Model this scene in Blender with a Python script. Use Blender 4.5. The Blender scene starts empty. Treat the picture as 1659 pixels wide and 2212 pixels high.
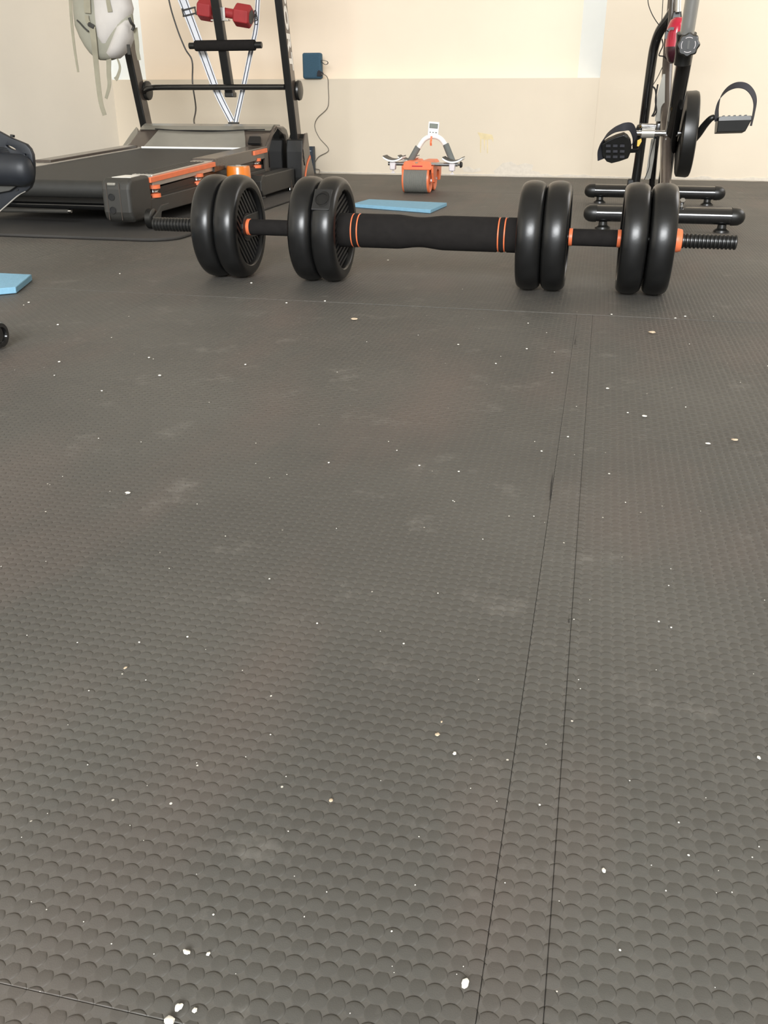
import bpy, bmesh, math, random
from math import sin, cos, pi, radians, sqrt
from mathutils import Vector, Matrix

random.seed(7)
S = bpy.context.scene
C = S.collection

# ------------------------------------------------------------------ camera
FPX = 1920.0
CAM = Vector((0, 0, 0.36))
P, YAW, ROLL = radians(24.73), radians(12.82), radians(0.09)
FW = Vector((-sin(YAW)*cos(P), cos(YAW)*cos(P), -sin(P)))
RT = Vector((cos(YAW), sin(YAW), 0))
UP = RT.cross(FW)
RT, UP = cos(ROLL)*RT + sin(ROLL)*UP, cos(ROLL)*UP - sin(ROLL)*RT
cd = bpy.data.cameras.new('camera')
cam = bpy.data.objects.new('camera', cd)
C.objects.link(cam)
R = Matrix((RT, UP, -FW)).transposed()
cam.matrix_world = Matrix.Translation(CAM) @ R.to_4x4()
cd.sensor_fit = 'HORIZONTAL'
cd.sensor_width = 36.0
cd.lens = 36.0*FPX/1659.0
cd.clip_start = 0.02
S.camera = cam

def at(x, y, Y):
    """photo measurement -> point on the real vertical plane at depth Y"""
    d = FW + RT*((x-829.5)/FPX) + UP*((1106-y)/FPX)
    return CAM + d*(Y/d.y)

# ------------------------------------------------------------------ world, lights, exposure
w = bpy.data.worlds.new('daylight')
S.world = w
w.use_nodes = True
bg = w.node_tree.nodes['Background']
bg.inputs[0].default_value = (0.93, 0.96, 1.0, 1)
bg.inputs[1].default_value = 0.5

def area(name, loc, target, sx, sy, power, col):
    l = bpy.data.lights.new(name, 'AREA')
    l.shape = 'RECTANGLE'; l.size = sx; l.size_y = sy
    l.energy = power; l.color = col
    o = bpy.data.objects.new(name, l)
    C.objects.link(o)
    o.location = loc
    o.rotation_euler = (Vector(target)-Vector(loc)).to_track_quat('-Z', 'Y').to_euler()
    return o
WIN = area('window_light', (1.86, 3.7, 1.50), (-0.6, 4.3, 0.6), 1.9, 1.10, 20, (1.0, 0.965, 0.93))
FRONT_FILL = area('front_fill_light', (0.3, -4.4, 2.4), (-2.2, 4.6, 1.0), 2.8, 2.0, 460, (0.955, 0.975, 0.985))  # added fill behind the camera, aimed to brighten the left wall
S.view_settings.view_transform = 'Standard'
S.view_settings.look = 'None'
S.view_settings.gamma = 1.0
S.view_settings.use_curve_mapping = False
S.view_settings.exposure = 0.65

# ------------------------------------------------------------------ materials
def srgb(h):
    r, g, b = [int(h[i:i+2], 16)/255 for i in (0, 2, 4)]
    f = lambda c: c/12.92 if c <= .04045 else ((c+.055)/1.055)**2.4
    return (f(r), f(g), f(b), 1)

def mat(name, col, rough=0.5, metal=0.0, spec=0.5, var=0.08, scale=30, bump=0.0, bscale=400, coat=0.0):
    m = bpy.data.materials.new(name); m.use_nodes = True
    nt = m.node_tree; N = nt.nodes; L = nt.links
    b = N['Principled BSDF']
    c = srgb(col)
    tc = N.new('ShaderNodeTexCoord')
    n = N.new('ShaderNodeTexNoise'); n.inputs['Scale'].default_value = scale; n.inputs['Detail'].default_value = 4
    L.new(tc.outputs['Object'], n.inputs['Vector'])
    r = N.new('ShaderNodeValToRGB')
    r.color_ramp.elements[0].position = .3; r.color_ramp.elements[1].position = .7
    r.color_ramp.elements[0].color = tuple(x*(1-var) for x in c[:3])+(1,)
    r.color_ramp.elements[1].color = tuple(min(1, x*(1+var)) for x in c[:3])+(1,)
    L.new(n.outputs['Fac'], r.inputs['Fac'])
    L.new(r.outputs['Color'], b.inputs['Base Color'])
    b.inputs['Roughness'].default_value = rough
    b.inputs['Metallic'].default_value = metal
    b.inputs['Specular IOR Level'].default_value = spec
    b.inputs['Coat Weight'].default_value = coat
    if bump:
        n2 = N.new('ShaderNodeTexNoise'); n2.inputs['Scale'].default_value = bscale; n2.inputs['Detail'].default_value = 3
        L.new(tc.outputs['Object'], n2.inputs['Vector'])
        bp = N.new('ShaderNodeBump'); bp.inputs['Strength'].default_value = 1.0; bp.inputs['Distance'].default_value = bump
        L.new(n2.outputs['Fac'], bp.inputs['Height'])
        L.new(bp.outputs['Normal'], b.inputs['Normal'])
    return m

def wall_mat(name, col):
    m = mat(name, col, 0.85, var=0.025, scale=2.2, spec=0.25, bump=0.0002, bscale=70)
    return m

def mat_relief(flat=False):
    """black foam mat moulded with a weave of crossed lens-shaped pillows, dusty"""
    m = bpy.data.materials.new('moulded_foam_relief' if flat else 'textured_foam_mat'); m.use_nodes = True
    nt = m.node_tree; N = nt.nodes; L = nt.links
    b = N['Principled BSDF']
    tc = N.new('ShaderNodeTexCoord')
    def mth(op, a, bb=None, cc=None, clamp=False):
        n = N.new('ShaderNodeMath'); n.operation = op; n.use_clamp = clamp
        for i, v in enumerate((a, bb, cc)):
            if v is None: continue
            if isinstance(v, (int, float)): n.inputs[i].default_value = v
            else: L.new(v, n.inputs[i])
        return n.outputs[0]
    sep = N.new('ShaderNodeSeparateXYZ'); L.new(tc.outputs['Object'], sep.inputs[0])
    cell = 0.0083
    u = mth('DIVIDE', sep.outputs[0], cell); v = mth('DIVIDE', sep.outputs[1], cell)
    fu0, fv0 = mth('FLOOR', u), mth('FLOOR', v)
    fu = mth('SUBTRACT', mth('SUBTRACT', u, fu0), 0.5)
    fv = mth('SUBTRACT', mth('SUBTRACT', v, fv0), 0.5)
    par = mth('FLOORED_MODULO', mth('ADD', fu0, fv0), 2.0)
    ipar = mth('SUBTRACT', 1.0, par)
    a = mth('ADD', mth('MULTIPLY', fu, par), mth('MULTIPLY', fv, ipar))     # along the lens
    c = mth('ADD', mth('MULTIPLY', fv, par), mth('MULTIPLY', fu, ipar))     # across the lens
    # lens half width shrinks towards its tips
    a2 = mth('MULTIPLY', mth('MULTIPLY', a, a), 4.0)
    hw = mth('SUBTRACT', 0.50, mth('MULTIPLY', a2, 0.25))
    q = mth('DIVIDE', mth('ABSOLUTE', c), hw)
    edge = mth('MULTIPLY', mth('SUBTRACT', 1.0, q), 10.0, clamp=True)
    sv = mth('ADD', mth('MULTIPLY', mth('DIVIDE', c, hw), 0.5), 0.5, clamp=True)
    dome = mth('DIVIDE', mth('MULTIPLY', mth('POWER', sv, 1.2), mth('POWER', mth('SUBTRACT', 1.0, sv), 0.4)), 0.41)
    h = mth('MULTIPLY', dome, mth('SUBTRACT', 1.0, mth('MULTIPLY', a2, 0.3)))
    if flat: h = mth('MULTIPLY', h, 0.0)
    nz = N.new('ShaderNodeTexNoise'); nz.inputs['Scale'].default_value = 1500; nz.inputs['Detail'].default_value = 3
    L.new(tc.outputs['Object'], nz.inputs['Vector'])
    nl = N.new('ShaderNodeTexNoise'); nl.inputs['Scale'].default_value = 22; nl.inputs['Detail'].default_value = 3
    L.new(tc.outputs['Object'], nl.inputs['Vector'])
    h2 = mth('ADD', h, mth('MULTIPLY', nz.outputs['Fac'], 0.10))
    h2 = mth('ADD', h2, mth('MULTIPLY', nl.outputs['Fac'], 1.2))
    bp = N.new('ShaderNodeBump'); bp.inputs['Strength'].default_value = 1.0; bp.inputs['Distance'].default_value = 0.0009
    L.new(h2, bp.inputs['Height']); L.new(bp.outputs['Normal'], b.inputs['Normal'])
    # colour: faded black, big cloudy patches, fine dust specks, brownish strips painted for a reddish reflection
    big = N.new('ShaderNodeTexNoise'); big.inputs['Scale'].default_value = 2.3; big.inputs['Detail'].default_value = 5
    L.new(tc.outputs['Object'], big.inputs['Vector'])
    r1 = N.new('ShaderNodeValToRGB')
    r1.color_ramp.elements[0].position = .35; r1.color_ramp.elements[1].position = .68
    r1.color_ramp.elements[0].color = srgb('464440'); r1.color_ramp.elements[1].color = srgb('53514c')
    L.new(big.outputs['Fac'], r1.inputs['Fac'])
    br = N.new('ShaderNodeTexNoise'); br.inputs['Scale'].default_value = 3.1; br.inputs['Detail'].default_value = 3
    mp = N.new('ShaderNodeMapping'); mp.inputs['Location'].default_value = (4.2, 1.3, 0); mp.inputs['Scale'].default_value = (2.2, 0.7, 1)
    L.new(tc.outputs['Object'], mp.inputs['Vector']); L.new(mp.outputs[0], br.inputs['Vector'])
    mx = N.new('ShaderNodeMix'); mx.data_type = 'RGBA'
    fr = mth('MULTIPLY', mth('SUBTRACT', br.outputs['Fac'], 0.48), 4.0, clamp=True)
    L.new(mth('MULTIPLY', fr, 0.55), mx.inputs[0]); L.new(r1.outputs[0], mx.inputs[6]); mx.inputs[7].default_value = srgb('5b504a')
    # dust smudges
    du = N.new('ShaderNodeTexNoise'); du.inputs['Scale'].default_value = 11; du.inputs['Detail'].default_value = 8; du.inputs['Roughness'].default_value = .72
    L.new(tc.outputs['Object'], du.inputs['Vector'])
    fd = mth('MULTIPLY', mth('SUBTRACT', du.outputs['Fac'], 0.575), 6.0, clamp=True)
    mx2 = N.new('ShaderNodeMix'); mx2.data_type = 'RGBA'
    L.new(mth('MULTIPLY', fd, 0.6), mx2.inputs[0]); L.new(mx.outputs[2], mx2.inputs[6]); mx2.inputs[7].default_value = srgb('74706a')
    # paler tone in the recesses between pillows
    rec = mth('MULTIPLY', mth('SUBTRACT', 1.0, edge), 0.20)
    mx3 = N.new('ShaderNodeMix'); mx3.data_type = 'RGBA'
    L.new(rec, mx3.inputs[0]); L.new(mx2.outputs[2], mx3.inputs[6]); mx3.inputs[7].default_value = srgb('736f69')
    # dust specks
    vo = N.new('ShaderNodeTexVoronoi'); vo.inputs['Scale'].default_value = 55
    L.new(tc.outputs['Object'], vo.inputs['Vector'])
    sp = mth('LESS_THAN', vo.outputs['Distance'], 0.045)
    rs = N.new('ShaderNodeSeparateColor'); L.new(vo.outputs['Color'], rs.inputs[0])
    sp = mth('MULTIPLY', sp, mth('GREATER_THAN', rs.outputs[0], 0.80))
    mx4 = N.new('ShaderNodeMix'); mx4.data_type = 'RGBA'
    L.new(sp, mx4.inputs[0]); L.new(mx3.outputs[2], mx4.inputs[6]); mx4.inputs[7].default_value = srgb('c9c3b8')
    L.new(mx4.outputs[2], b.inputs['Base Color'])
    b.inputs['Roughness'].default_value = 0.58
    b.inputs['Specular IOR Level'].default_value = 0.45
    return m

MT = dict(
    slab=mat('concrete', '3a3835', 0.9, bump=0.0005),
    mat=mat_relief(), matr=mat_relief(True),
    matedge=mat('smooth_foam', '302e2c', 0.75, bump=0.0004, bscale=300, var=.2, scale=6),
    upper=wall_mat('yellow_cream_paint', 'f3e3cf'),
    lower=wall_mat('beige_paint', 'ddd1be'),
    left=wall_mat('pale_cream_paint', 'ece6da'),
    reveal=wall_mat('white_plaster', 'f4f8f6'),
    ceil=wall_mat('white_ceiling_paint', 'f0ece4'),
    stain=mat('yellow_stain', 'dccba0', 0.6, var=.1),
    plaster=mat('bare_plaster', 'd9d0c2', 0.9, var=.06, scale=60),
    rub=mat('black_rubber', '141414', 0.30, spec=0.42, var=.3, scale=25, bump=0.00035, bscale=35),
    rubin=mat('black_rib_plastic', '1c1c1c', 0.45, spec=.5, var=.15),
    groove=mat('deep_black', '101010', 0.7),
    foam=mat('black_foam', '1f1d1c', 0.95, spec=0.15, var=.12, scale=60, bump=0.0004, bscale=1500),
    orange=mat('orange_plastic', 'e6764a', 0.42, var=.06),
    orange2=mat('amber_plastic', 'd8761f', 0.3, var=.05, coat=.3),
    blk=mat('satin_black_plastic', '181817', 0.35, spec=.5, var=.12),
    gloss=mat('glossy_black_paint', '141414', 0.12, spec=.6, var=.1, coat=.5),
    grey=mat('charcoal_plastic', '31302d', 0.5, var=.08),
    brown=mat('brown_plastic_and_sheen', '4c443e', 0.2, var=.06, spec=.6),  # on the post sides this brown is a painted wall reflection
    beltm=mat('running_belt', '272725', 0.6, var=.1, bump=.0003, bscale=900),
    olive_sheen=mat('olive_painted_sheen', '77746a', 0.3, var=.04, coat=.3),  # wall reflection on the glossy hood, painted as a base colour
    silver=mat('silver_plastic', '8f8c83', 0.36, metal=.15, var=.04),
    chrome=mat('chrome', 'd5d5d5', 0.12, metal=1.0, var=.02),
    white=mat('white_plastic', 'eeeeea', 0.35, var=.02),
    lcd=mat('grey_lcd', '7d837a', 0.25, var=.03),
    greyf=mat('grey_foam', '6a6d6a', 0.9, var=.08, bump=.0003),
    greyr=mat('grey_ribbed_rubber', '74746e', 0.75, var=.06),
    pinkw=mat('offwhite_plastic', 'd9d2d4', 0.4, var=.03),
    blue=mat('light_blue_foam', '7aa7c0', 0.85, var=.05, scale=80, bump=.0005, bscale=700),
    teal=mat('teal_blue_fabric', '36566a', 0.8, var=.12, scale=200, bump=.0004, bscale=1400),
    navy=mat('navy_card', '26323f', 0.5, var=.06),
    red=mat('red_neoprene', '98282b', 0.6, var=.08),
    redh=mat('red_gloss_plastic', 'bd1f3a', 0.25, var=.04, coat=.3),
    dkred=mat('dark_plum_plastic', '3a1620', 0.25, var=.04),
    strapw=mat('white_webbing', 'd8dae0', 0.8, var=.05, bump=.0002, bscale=1200),
    strapb=mat('black_webbing', '2a2a30', 0.8, var=.1),
    bagw=mat('off_white_canvas', 'c4bfba', 0.9, var=.07, scale=14, bump=.002, bscale=14),
    bagg=mat('sage_grey_canvas', '9b998b', 0.9, var=.08, scale=14, bump=.002, bscale=16),
    strapg=mat('khaki_webbing', '96917f', 0.85, var=.06),
    pale=mat('pale_steel', 'c4c0b8', 0.3, metal=.6, var=.04),
    pole=mat('silver_tube', 'b9b8b4', 0.32, metal=.7, var=.03),
    blueb=mat('blue_black_vinyl', '1a1d22', 0.5, spec=.4, var=.15),
    seatg=mat('grey_painted_shell', '3a3a37', 0.5, var=.08),
    cord=mat('black_cable', '252322', 0.5),
    cordg=mat('grey_cable', '6d675f', 0.5),
    crumb=mat('white_crumb', 'e9e5da', 0.8, var=.1, scale=200),
    stone=mat('tan_pebble', 'b8a58c', 0.8, var=.2, scale=300),
    paper=mat('white_label', 'e6e2da', 0.5),
    tagm=mat('brass_tag', 'c59a3a', 0.45, metal=.3),
    box_ink=mat('pale_print', '8d99a6', 0.5),
)

# ------------------------------------------------------------------ builders
def V(*a): return Vector(a)
def frame(d):
    d = d.normalized()
    u = d.cross(V(0, 0, 1))
    if u.length < 1e-4: u = V(1, 0, 0)
    u.normalize()
    return u, u.cross(d).normalized()

def box(bm, c, s, rot=None):
    r = bmesh.ops.create_cube(bm, size=1)
    vs = r['verts']
    for v in vs:
        p = V(v.co.x*s[0], v.co.y*s[1], v.co.z*s[2])
        if rot is not None: p = rot @ p
        v.co = p + Vector(c)
    return vs

def ring_loft(bm, rings, closed=False, caps=True):
    vr = [[bm.verts.new(p) for p in r] for r in rings]
    n = len(vr[0])
    pairs = list(zip(vr, vr[1:])) + ([(vr[-1], vr[0])] if closed else [])
    for a, b in pairs:
        for i in range(n):
            j = (i+1) % n
            bm.faces.new((a[i], a[j], b[j], b[i]))
    if caps and not closed:
        bm.faces.new(vr[0][::-1]); bm.faces.new(vr[-1])
    return vr

def cyl(bm, p0, p1, r0, r1=None, seg=20):
    p0, p1 = Vector(p0), Vector(p1)
    r1 = r0 if r1 is None else r1
    u, v = frame(p1-p0)
    ring_loft(bm, [[p+u*r*cos(2*pi*i/seg)+v*r*sin(2*pi*i/seg) for i in range(seg)] for p, r in ((p0, r0), (p1, r1))])

def smooth_path(pts, k=6):
    pts = [Vector(p) for p in pts]
    if len(pts) < 3: return pts
    out = []
    ext = [pts[0]*2-pts[1]] + pts + [pts[-1]*2-pts[-2]]
    for i in range(1, len(ext)-2):
        a, b, c, d = ext[i-1:i+3]
        for s in range(k):
            t = s/k
            out.append(0.5*((2*b)+(c-a)*t+(2*a-5*b+4*c-d)*t*t+(3*b-a-3*c+d)*t**3))
    out.append(pts[-1])
    return out

def tube(bm, pts, r, seg=10, smooth=True, k=6):
    pts = smooth_path(pts, k) if smooth else [Vector(p) for p in pts]
    n = len(pts)
    rs = r if isinstance(r, (list, tuple)) else None
    rings = []; u = None
    for i, p in enumerate(pts):
        d = (pts[min(i+1, n-1)]-pts[max(i-1, 0)]).normalized()
        if u is None: u, _ = frame(d)
        u = (u - d*u.dot(d)).normalized()
        v = d.cross(u)
        rr = (rs[0]+(rs[1]-rs[0])*i/(n-1)) if rs else r
        rings.append([p+u*rr*cos(2*pi*j/seg)+v*rr*sin(2*pi*j/seg) for j in range(seg)])
    ring_loft(bm, rings)

def lathe(bm, o, axis, prof, seg=48, closed=False):
    """prof = [(distance along axis, radius)]"""
    o = Vector(o); axis = Vector(axis).normalized(); u, v = frame(axis)
    rings = [[o+axis*a+(u*cos(2*pi*i/seg)+v*sin(2*pi*i/seg))*max(r, 1e-5) for i in range(seg)] for a, r in prof]
    ring_loft(bm, rings, closed=closed)

def prism(bm, poly, n):
    """extrude a planar polygon (3-D points) along vector n"""
    n = Vector(n)
    a = [bm.verts.new(Vector(p)) for p in poly]
    b = [bm.verts.new(Vector(p)+n) for p in poly]
    bm.faces.new(a[::-1]); bm.faces.new(b)
    for i in range(len(a)):
        j = (i+1) % len(a)
        bm.faces.new((a[i], a[j], b[j], b[i]))

def ribbon(bm, pts, wdt, th=0.0016, side=V(1, 0, 0), k=6, twist=0.0):
    pts = smooth_path(pts, k); n = len(pts); rings = []
    for i, p in enumerate(pts):
        d = (pts[min(i+1, n-1)]-pts[max(i-1, 0)]).normalized()
        s = side - d*side.dot(d); s.normalize()
        s = Matrix.Rotation(twist*i/(n-1), 3, d) @ s
        t = d.cross(s)
        ww = wdt if not isinstance(wdt, (list, tuple)) else wdt[0]+(wdt[1]-wdt[0])*i/(n-1)
        rings.append([p+s*ww/2+t*th/2, p-s*ww/2+t*th/2, p-s*ww/2-t*th/2, p+s*ww/2-t*th/2])
    ring_loft(bm, rings)

WO = {}
def obj(name, bm, m, parent=None, origin=None, smooth=35, bevel=0, kind=None, label=None, seg=2):
    bmesh.ops.recalc_face_normals(bm, faces=bm.faces)
    po = WO[parent.name] if parent else V(0, 0, 0)
    og = Vector(origin) if origin is not None else po
    for v in bm.verts: v.co -= og
    me = bpy.data.meshes.new(name); bm.to_mesh(me); bm.free()
    me.materials.append(MT[m] if isinstance(m, str) else m)
    if smooth:
        me.shade_smooth(); me.set_sharp_from_angle(angle=radians(smooth))
    o = bpy.data.objects.new(name, me); C.objects.link(o)
    o.location = og - po
    if parent: o.parent = parent
    WO[o.name] = og
    if bevel:
        b = o.modifiers.new('bevel', 'BEVEL'); b.width = bevel; b.segments = seg; b.limit_method = 'ANGLE'; b.angle_limit = radians(35)
        b.harden_normals = False
    if kind: o['kind'] = kind
    if label: o['label'] = label
    return o

def thing(name, label, cat, loc, group=None):
    o = bpy.data.objects.new(name, None); C.objects.link(o)
    o.empty_display_size = .05
    o.location = loc; WO[o.name] = Vector(loc)
    o['label'] = label; o['category'] = cat
    if group: o['group'] = group
    return o
def tag(o, label, cat, group=None):
    o['label'] = label; o['category'] = cat
    if group: o['group'] = group
    return o
def B(): return bmesh.new()

# ------------------------------------------------------------------ the room
XL, XR, YB, YF, ZC = -2.75, 1.95, 5.12, -1.9, 2.55
ZL = 0.4755                                             # top of the parapet band
bm = B(); box(bm, ((XL+XR)/2, (YB+YF)/2, -.035), (XR-XL, YB-YF, .05))
floor = obj('floor', bm, 'slab', kind='structure')

def relief(tile_obj, x0, x1, y0, y1, dz=0.0):
    """crossed lens-shaped pillows moulded on the near mats, one low mesh per mat"""
    cell = 0.0083; NA, HH = 7, .00062; SV = (0, .22, .45, .68, .85, .95, 1.0); NT = len(SV)
    verts, faces = [], []
    i0, i1 = math.floor(x0/cell), math.floor(x1/cell); j0, j1 = math.floor(y0/cell), math.floor(y1/cell)
    for i in range(i0, i1+1):
        for j in range(j0, j1+1):
            cx, cy = (i+.5)*cell, (j+.5)*cell
            if not (x0+cell*.30 < cx < x1-cell*.30 and y0+cell*.30 < cy < y1-cell*.30): continue
            px = (cx-CAM.x)*RT.x+(cy-CAM.y)*RT.y; pz = (cx*FW.x+cy*FW.y)-CAM.z*FW.z*-1*-1
            if abs(px)/max(pz, .05) > .52: continue
            par = (i+j) % 2; base = len(verts)
            hs = HH*(1+.12*sin(i*12.9+j*78.2))
            for ia in range(NA):
                a = -.5+ia/(NA-1); hw = .5-1.0*a*a
                for it in range(NT):
                    sv = SV[it]; q = 2*sv-1
                    z = hs*(sv**1.2*(1-sv)**.4/.41)*(1-1.2*a*a)
                    if ia in (0, NA-1) : z *= .55
                    u, v = (a, q*hw) if par == 1 else (q*hw, a)
                    verts.append((min(max(cx+u*cell, x0+.0001), x1-.0001), min(max(cy+v*cell, y0+.0001), y1-.0001), dz+z-.00012))
            for ia in range(NA-1):
                for it in range(NT-1):
                    k = base+ia*NT+it
                    f = (k, k+NT, k+NT+1, k+1)
                    faces.append(f if par == 1 else f[::-1])
            for ia in (0, NA-1):                                   # close the tips
                k = base+ia*NT; n = len(verts)
                verts.extend([(verts[k+t][0], verts[k+t][1], dz-.0003) for t in range(NT)])
                for t in range(NT-1): faces.append((k+t, k+t+1, n+t+1, n+t))
    me = bpy.data.meshes.new('pillow_relief'); me.from_pydata(verts, [], faces); me.materials.append(MT['matr'])
    me.shade_smooth(); me.set_sharp_from_angle(angle=radians(40))
    o = bpy.data.objects.new('pillow_relief', me); C.objects.link(o); o.parent = tile_obj; o['kind'] = 'stuff'
    return o

YREL = 1.02

# foam mats: every tile a piece of its own
XE3 = [XL+.01, -2.21, -1.382, -.556, 1.10, XR-.01]
XE = [XL+.01, -2.50, -1.68, -.856, -.018, .81, 1.64, XR-.01]
YE = [-1.42, .230, 1.712, 4.14, 5.105]
def tile(x0, x1, y0, y1, jag=False, dz=0.0):
    g = .00012
    poly = [V(x0+g, y0+g, -.0098), V(x1-g, y0+g, -.0098), V(x1-g, y1-g, -.0098)]
    if jag:
        n = int((x1-x0)/.05)
        for i in range(1, n):
            poly.append(V(x1-g-(x1-x0)*i/n, y1-random.random()*.016, -.0098))
    poly.append(V(x0+g, y1-g, -.0098))
    b = B(); prism(b, poly, V(0, 0, .0098+dz))
    return obj('floor_mat', b, 'mat', floor, smooth=0, bevel=.00035 if not jag else 0, seg=1)
for iy in range(4):
    xe = XE if iy != 2 else XE3
    for ix in range(len(xe)-1):
        x0, x1 = xe[ix], xe[ix+1]
        if iy < 2 and ix == 4:
            t_ = tile(x0, .0105, YE[iy], YE[iy+1], dz=-.0009 if iy == 1 else -.0002)     # narrow border strip beside the long seam
            if iy == 1: relief(t_, x0, .0105, YE[1], YREL, -.0009)
            x0 = .0105
        near = (iy == 1 and ix in (2, 3, 4)) or (iy == 0 and ix in (3, 4))
        if near:
            # the part with moulded pillows sits on a base a millimetre lower; beyond it the relief goes into the material
            ya, yb = (YE[1], YREL) if iy == 1 else (YE[0], YE[1])
            t_ = tile(x0, x1, YE[iy], YE[iy+1], dz=-.0009)
            relief(t_, x0, x1, ya if iy else .12, yb, -.0009)
        else:
            tile(x0, x1, YE[iy], YE[iy+1], jag=(iy == 3), dz=random.uniform(-.0004, .0003))

def wallbox(name, x0, x1, y0, y1, z0, z1, m, parent=None):
    b = B(); box(b, ((x0+x1)/2, (y0+y1)/2, (z0+z1)/2), (x1-x0, y1-y0, z1-z0))
    return obj(name, b, m, parent, smooth=0, kind=None if parent else 'structure')
# back wall: a band below, a shallow recess above it on the left, flush pier on the right
NX0, NX1, ND = XL+.16, -.048, .10
b = B()
box(b, ((XL+XR)/2, YB+.15, ZL/2-.005), (XR-XL+.2, .30, ZL+.01))
wall_back = obj('wall_back', b, 'lower', smooth=0, kind='structure')
wallbox('upper_recess', NX0-.2, NX1+.02, YB+ND, YB+.30, ZL, ZC, 'upper', wall_back)
b = B(); box(b, ((NX1+XR)/2, YB+.149, (ZL+ZC)/2), (XR-NX1, .298, ZC-ZL))
obj('pier', b, 'lower', wall_back, smooth=0)
b = B(); prism(b, [V(NX1+.001, YB, ZL), V(NX1+.001, YB+.15, ZL), V(NX1-.135, YB+.15, ZL), V(NX1-.115, YB+ND, ZL)], V(0, 0, ZC-ZL))
obj('trim_1', b, 'reveal', smooth=0, kind='structure')
b = B(); prism(b, [V(XL, YB, ZL), V(XL+.05, YB, ZL), V(NX0, YB+ND, ZL), V(NX0, YB+.15, ZL), V(XL, YB+.15, ZL)], V(0, 0, ZC-ZL))
obj('trim_2', b, 'reveal', smooth=0, kind='structure')
wallbox('wall_left', XL-.12, XL, YF, YB+.02, -.01, ZC, 'left')
# right wall with a wide window opening
WY0, WY1, WZ0, WZ1 = 2.5, 4.72, .92, 2.10
b = B()
box(b, (XR+.06, (YF+YB)/2, WZ0/2), (.12, YB-YF, WZ0))
box(b, (XR+.06, (YF+YB)/2, (WZ1+ZC)/2), (.12, YB-YF, ZC-WZ1))
box(b, (XR+.06, (YF+WY0)/2, (WZ0+WZ1)/2), (.12, WY0-YF, WZ1-WZ0))
box(b, (XR+.06, (WY1+YB)/2, (WZ0+WZ1)/2), (.12, YB-WY1, WZ1-WZ0))
obj('wall_right', b, 'left', smooth=0, kind='structure')
b = B()
for y in (WY0, (WY0+WY1)/2, WY1): box(b, (XR+.06, y, (WZ0+WZ1)/2), (.05, .05, WZ1-WZ0))
for z in (WZ0, WZ1): box(b, (XR+.06, (WY0+WY1)/2, z), (.05, WY1-WY0, .05))
obj('window_1', b, 'white', smooth=0, bevel=.004, kind='structure')
wallbox('ceiling', XL-.1, XR+.1, YF, YB+.3, ZC, ZC+.1, 'ceil')

b = B(); prism(b, [V(NX1-.001, YB+.0005, 0), V(NX1+.0015, YB+.0005, 0), V(NX1+.0015, YB+.0005, ZL), V(NX1-.001, YB+.0005, ZL)], V(0, -.0015, 0))
obj('plaster_ridge', b, 'lower', wall_back, smooth=0)
# marks on the back wall
def patch(name, pts, m, th=.0006, par=None):
    b = B(); prism(b, [at(x, y, YB-.0002) for x, y in pts], V(0, -th, 0))
    return obj(name, b, m, par or wall_back, smooth=0)
patch('stain', [(1031, 286), (1040, 287), (1050, 289), (1063, 291), (1066, 300), (1065, 308), (1063, 301), (1056, 301), (1054, 302), (1054, 331), (1052, 331), (1052, 302),
                (1048, 302), (1047, 324), (1046, 324), (1045, 301), (1040, 300), (1039, 330), (1037, 330), (1037, 297), (1034, 291)], 'stain')
patch('plaster_patch', [(1072, 380), (1066, 370), (1077, 361), (1086, 352), (1104, 349), (1118, 357), (1134, 352), (1152, 356), (1149, 368), (1165, 372), (1172, 383), (1130, 386), (1095, 383)], 'plaster')
patch('plaster_patch', [(998, 364), (1012, 359), (1024, 366), (1036, 362), (1040, 369), (1020, 373), (1003, 371)], 'plaster')
# ragged plaster lip along the foot of the wall
b = B(); lo, hi = [], []
n = 150
for i in range(n+1):
    x = XL + (XR-XL)*i/n
    t = max(0, min(1, (x+1.0)/.8))
    hi.append(V(x, YB-.0002, .006+.012*t*random.random()+.004*random.random()))
    lo.append(V(x, YB-.0002, .001+.003*random.random()))
prism(b, lo+hi[::-1], V(0, -.0025, 0))
obj('plaster_edge', b, 'plaster', wall_back, smooth=0)

# ------------------------------------------------------------------ barbell
AY, AZ, AR = 1.940, 0.1087, 0.1087
bar = thing('barbell', 'long black barbell with eight rubber plates and a thick foam middle grip', 'barbell', (-.33, AY, 0))
XA = V(1, 0, 0)
def plate_mesh():
    b = B()
    half = [(.0165, .0), (.0165, .030), (.0060, .031), (.0060, .0785), (.0200, .0800), (.0232, .0812), (.0246, .0830), (.0250, .0930),
            (.0246, .0965), (.0232, .1002), (.0205, .1035), (.0160, .1062), (.0105, .1078), (.0040, AR)]
    prof = [(x, r) for x, r in half] + [(-x, r) for x, r in half[::-1]]
    prof = prof[::-1]
    lathe(b, (0, 0, 0), XA, prof, seg=96)
    return b
def rib_mesh(side):
    b = B()
    n = 13
    for i in range(n):
        d = -.076 + .152*(i+.5)/n
        # slats run along local y, offset d in z; clip to ring and keep the hub and the name bar clear
        L = sqrt(max(0, .0785**2-d*d))
        segs = [(-L, L)]
        if abs(d) < .031:
            c = sqrt(.031**2-d*d)
            segs = [(-L, -c), (c, L)]
        for a, c in segs:
            if c-a > .006: box(b, (side*.0105, (a+c)/2, d), (.0095, c-a, .0058))
    return b
plates = [(-.8210, -45, 'first'), (-.7700, -45, ''), (-.6040, 17, ''), (-.5530, 17, ''), (-.1275, 20, ''), (-.0765, 20, ''), (.0765, -10, ''), (.1290, -10, '')]
proto = None; ribR = ribL = None
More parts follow.
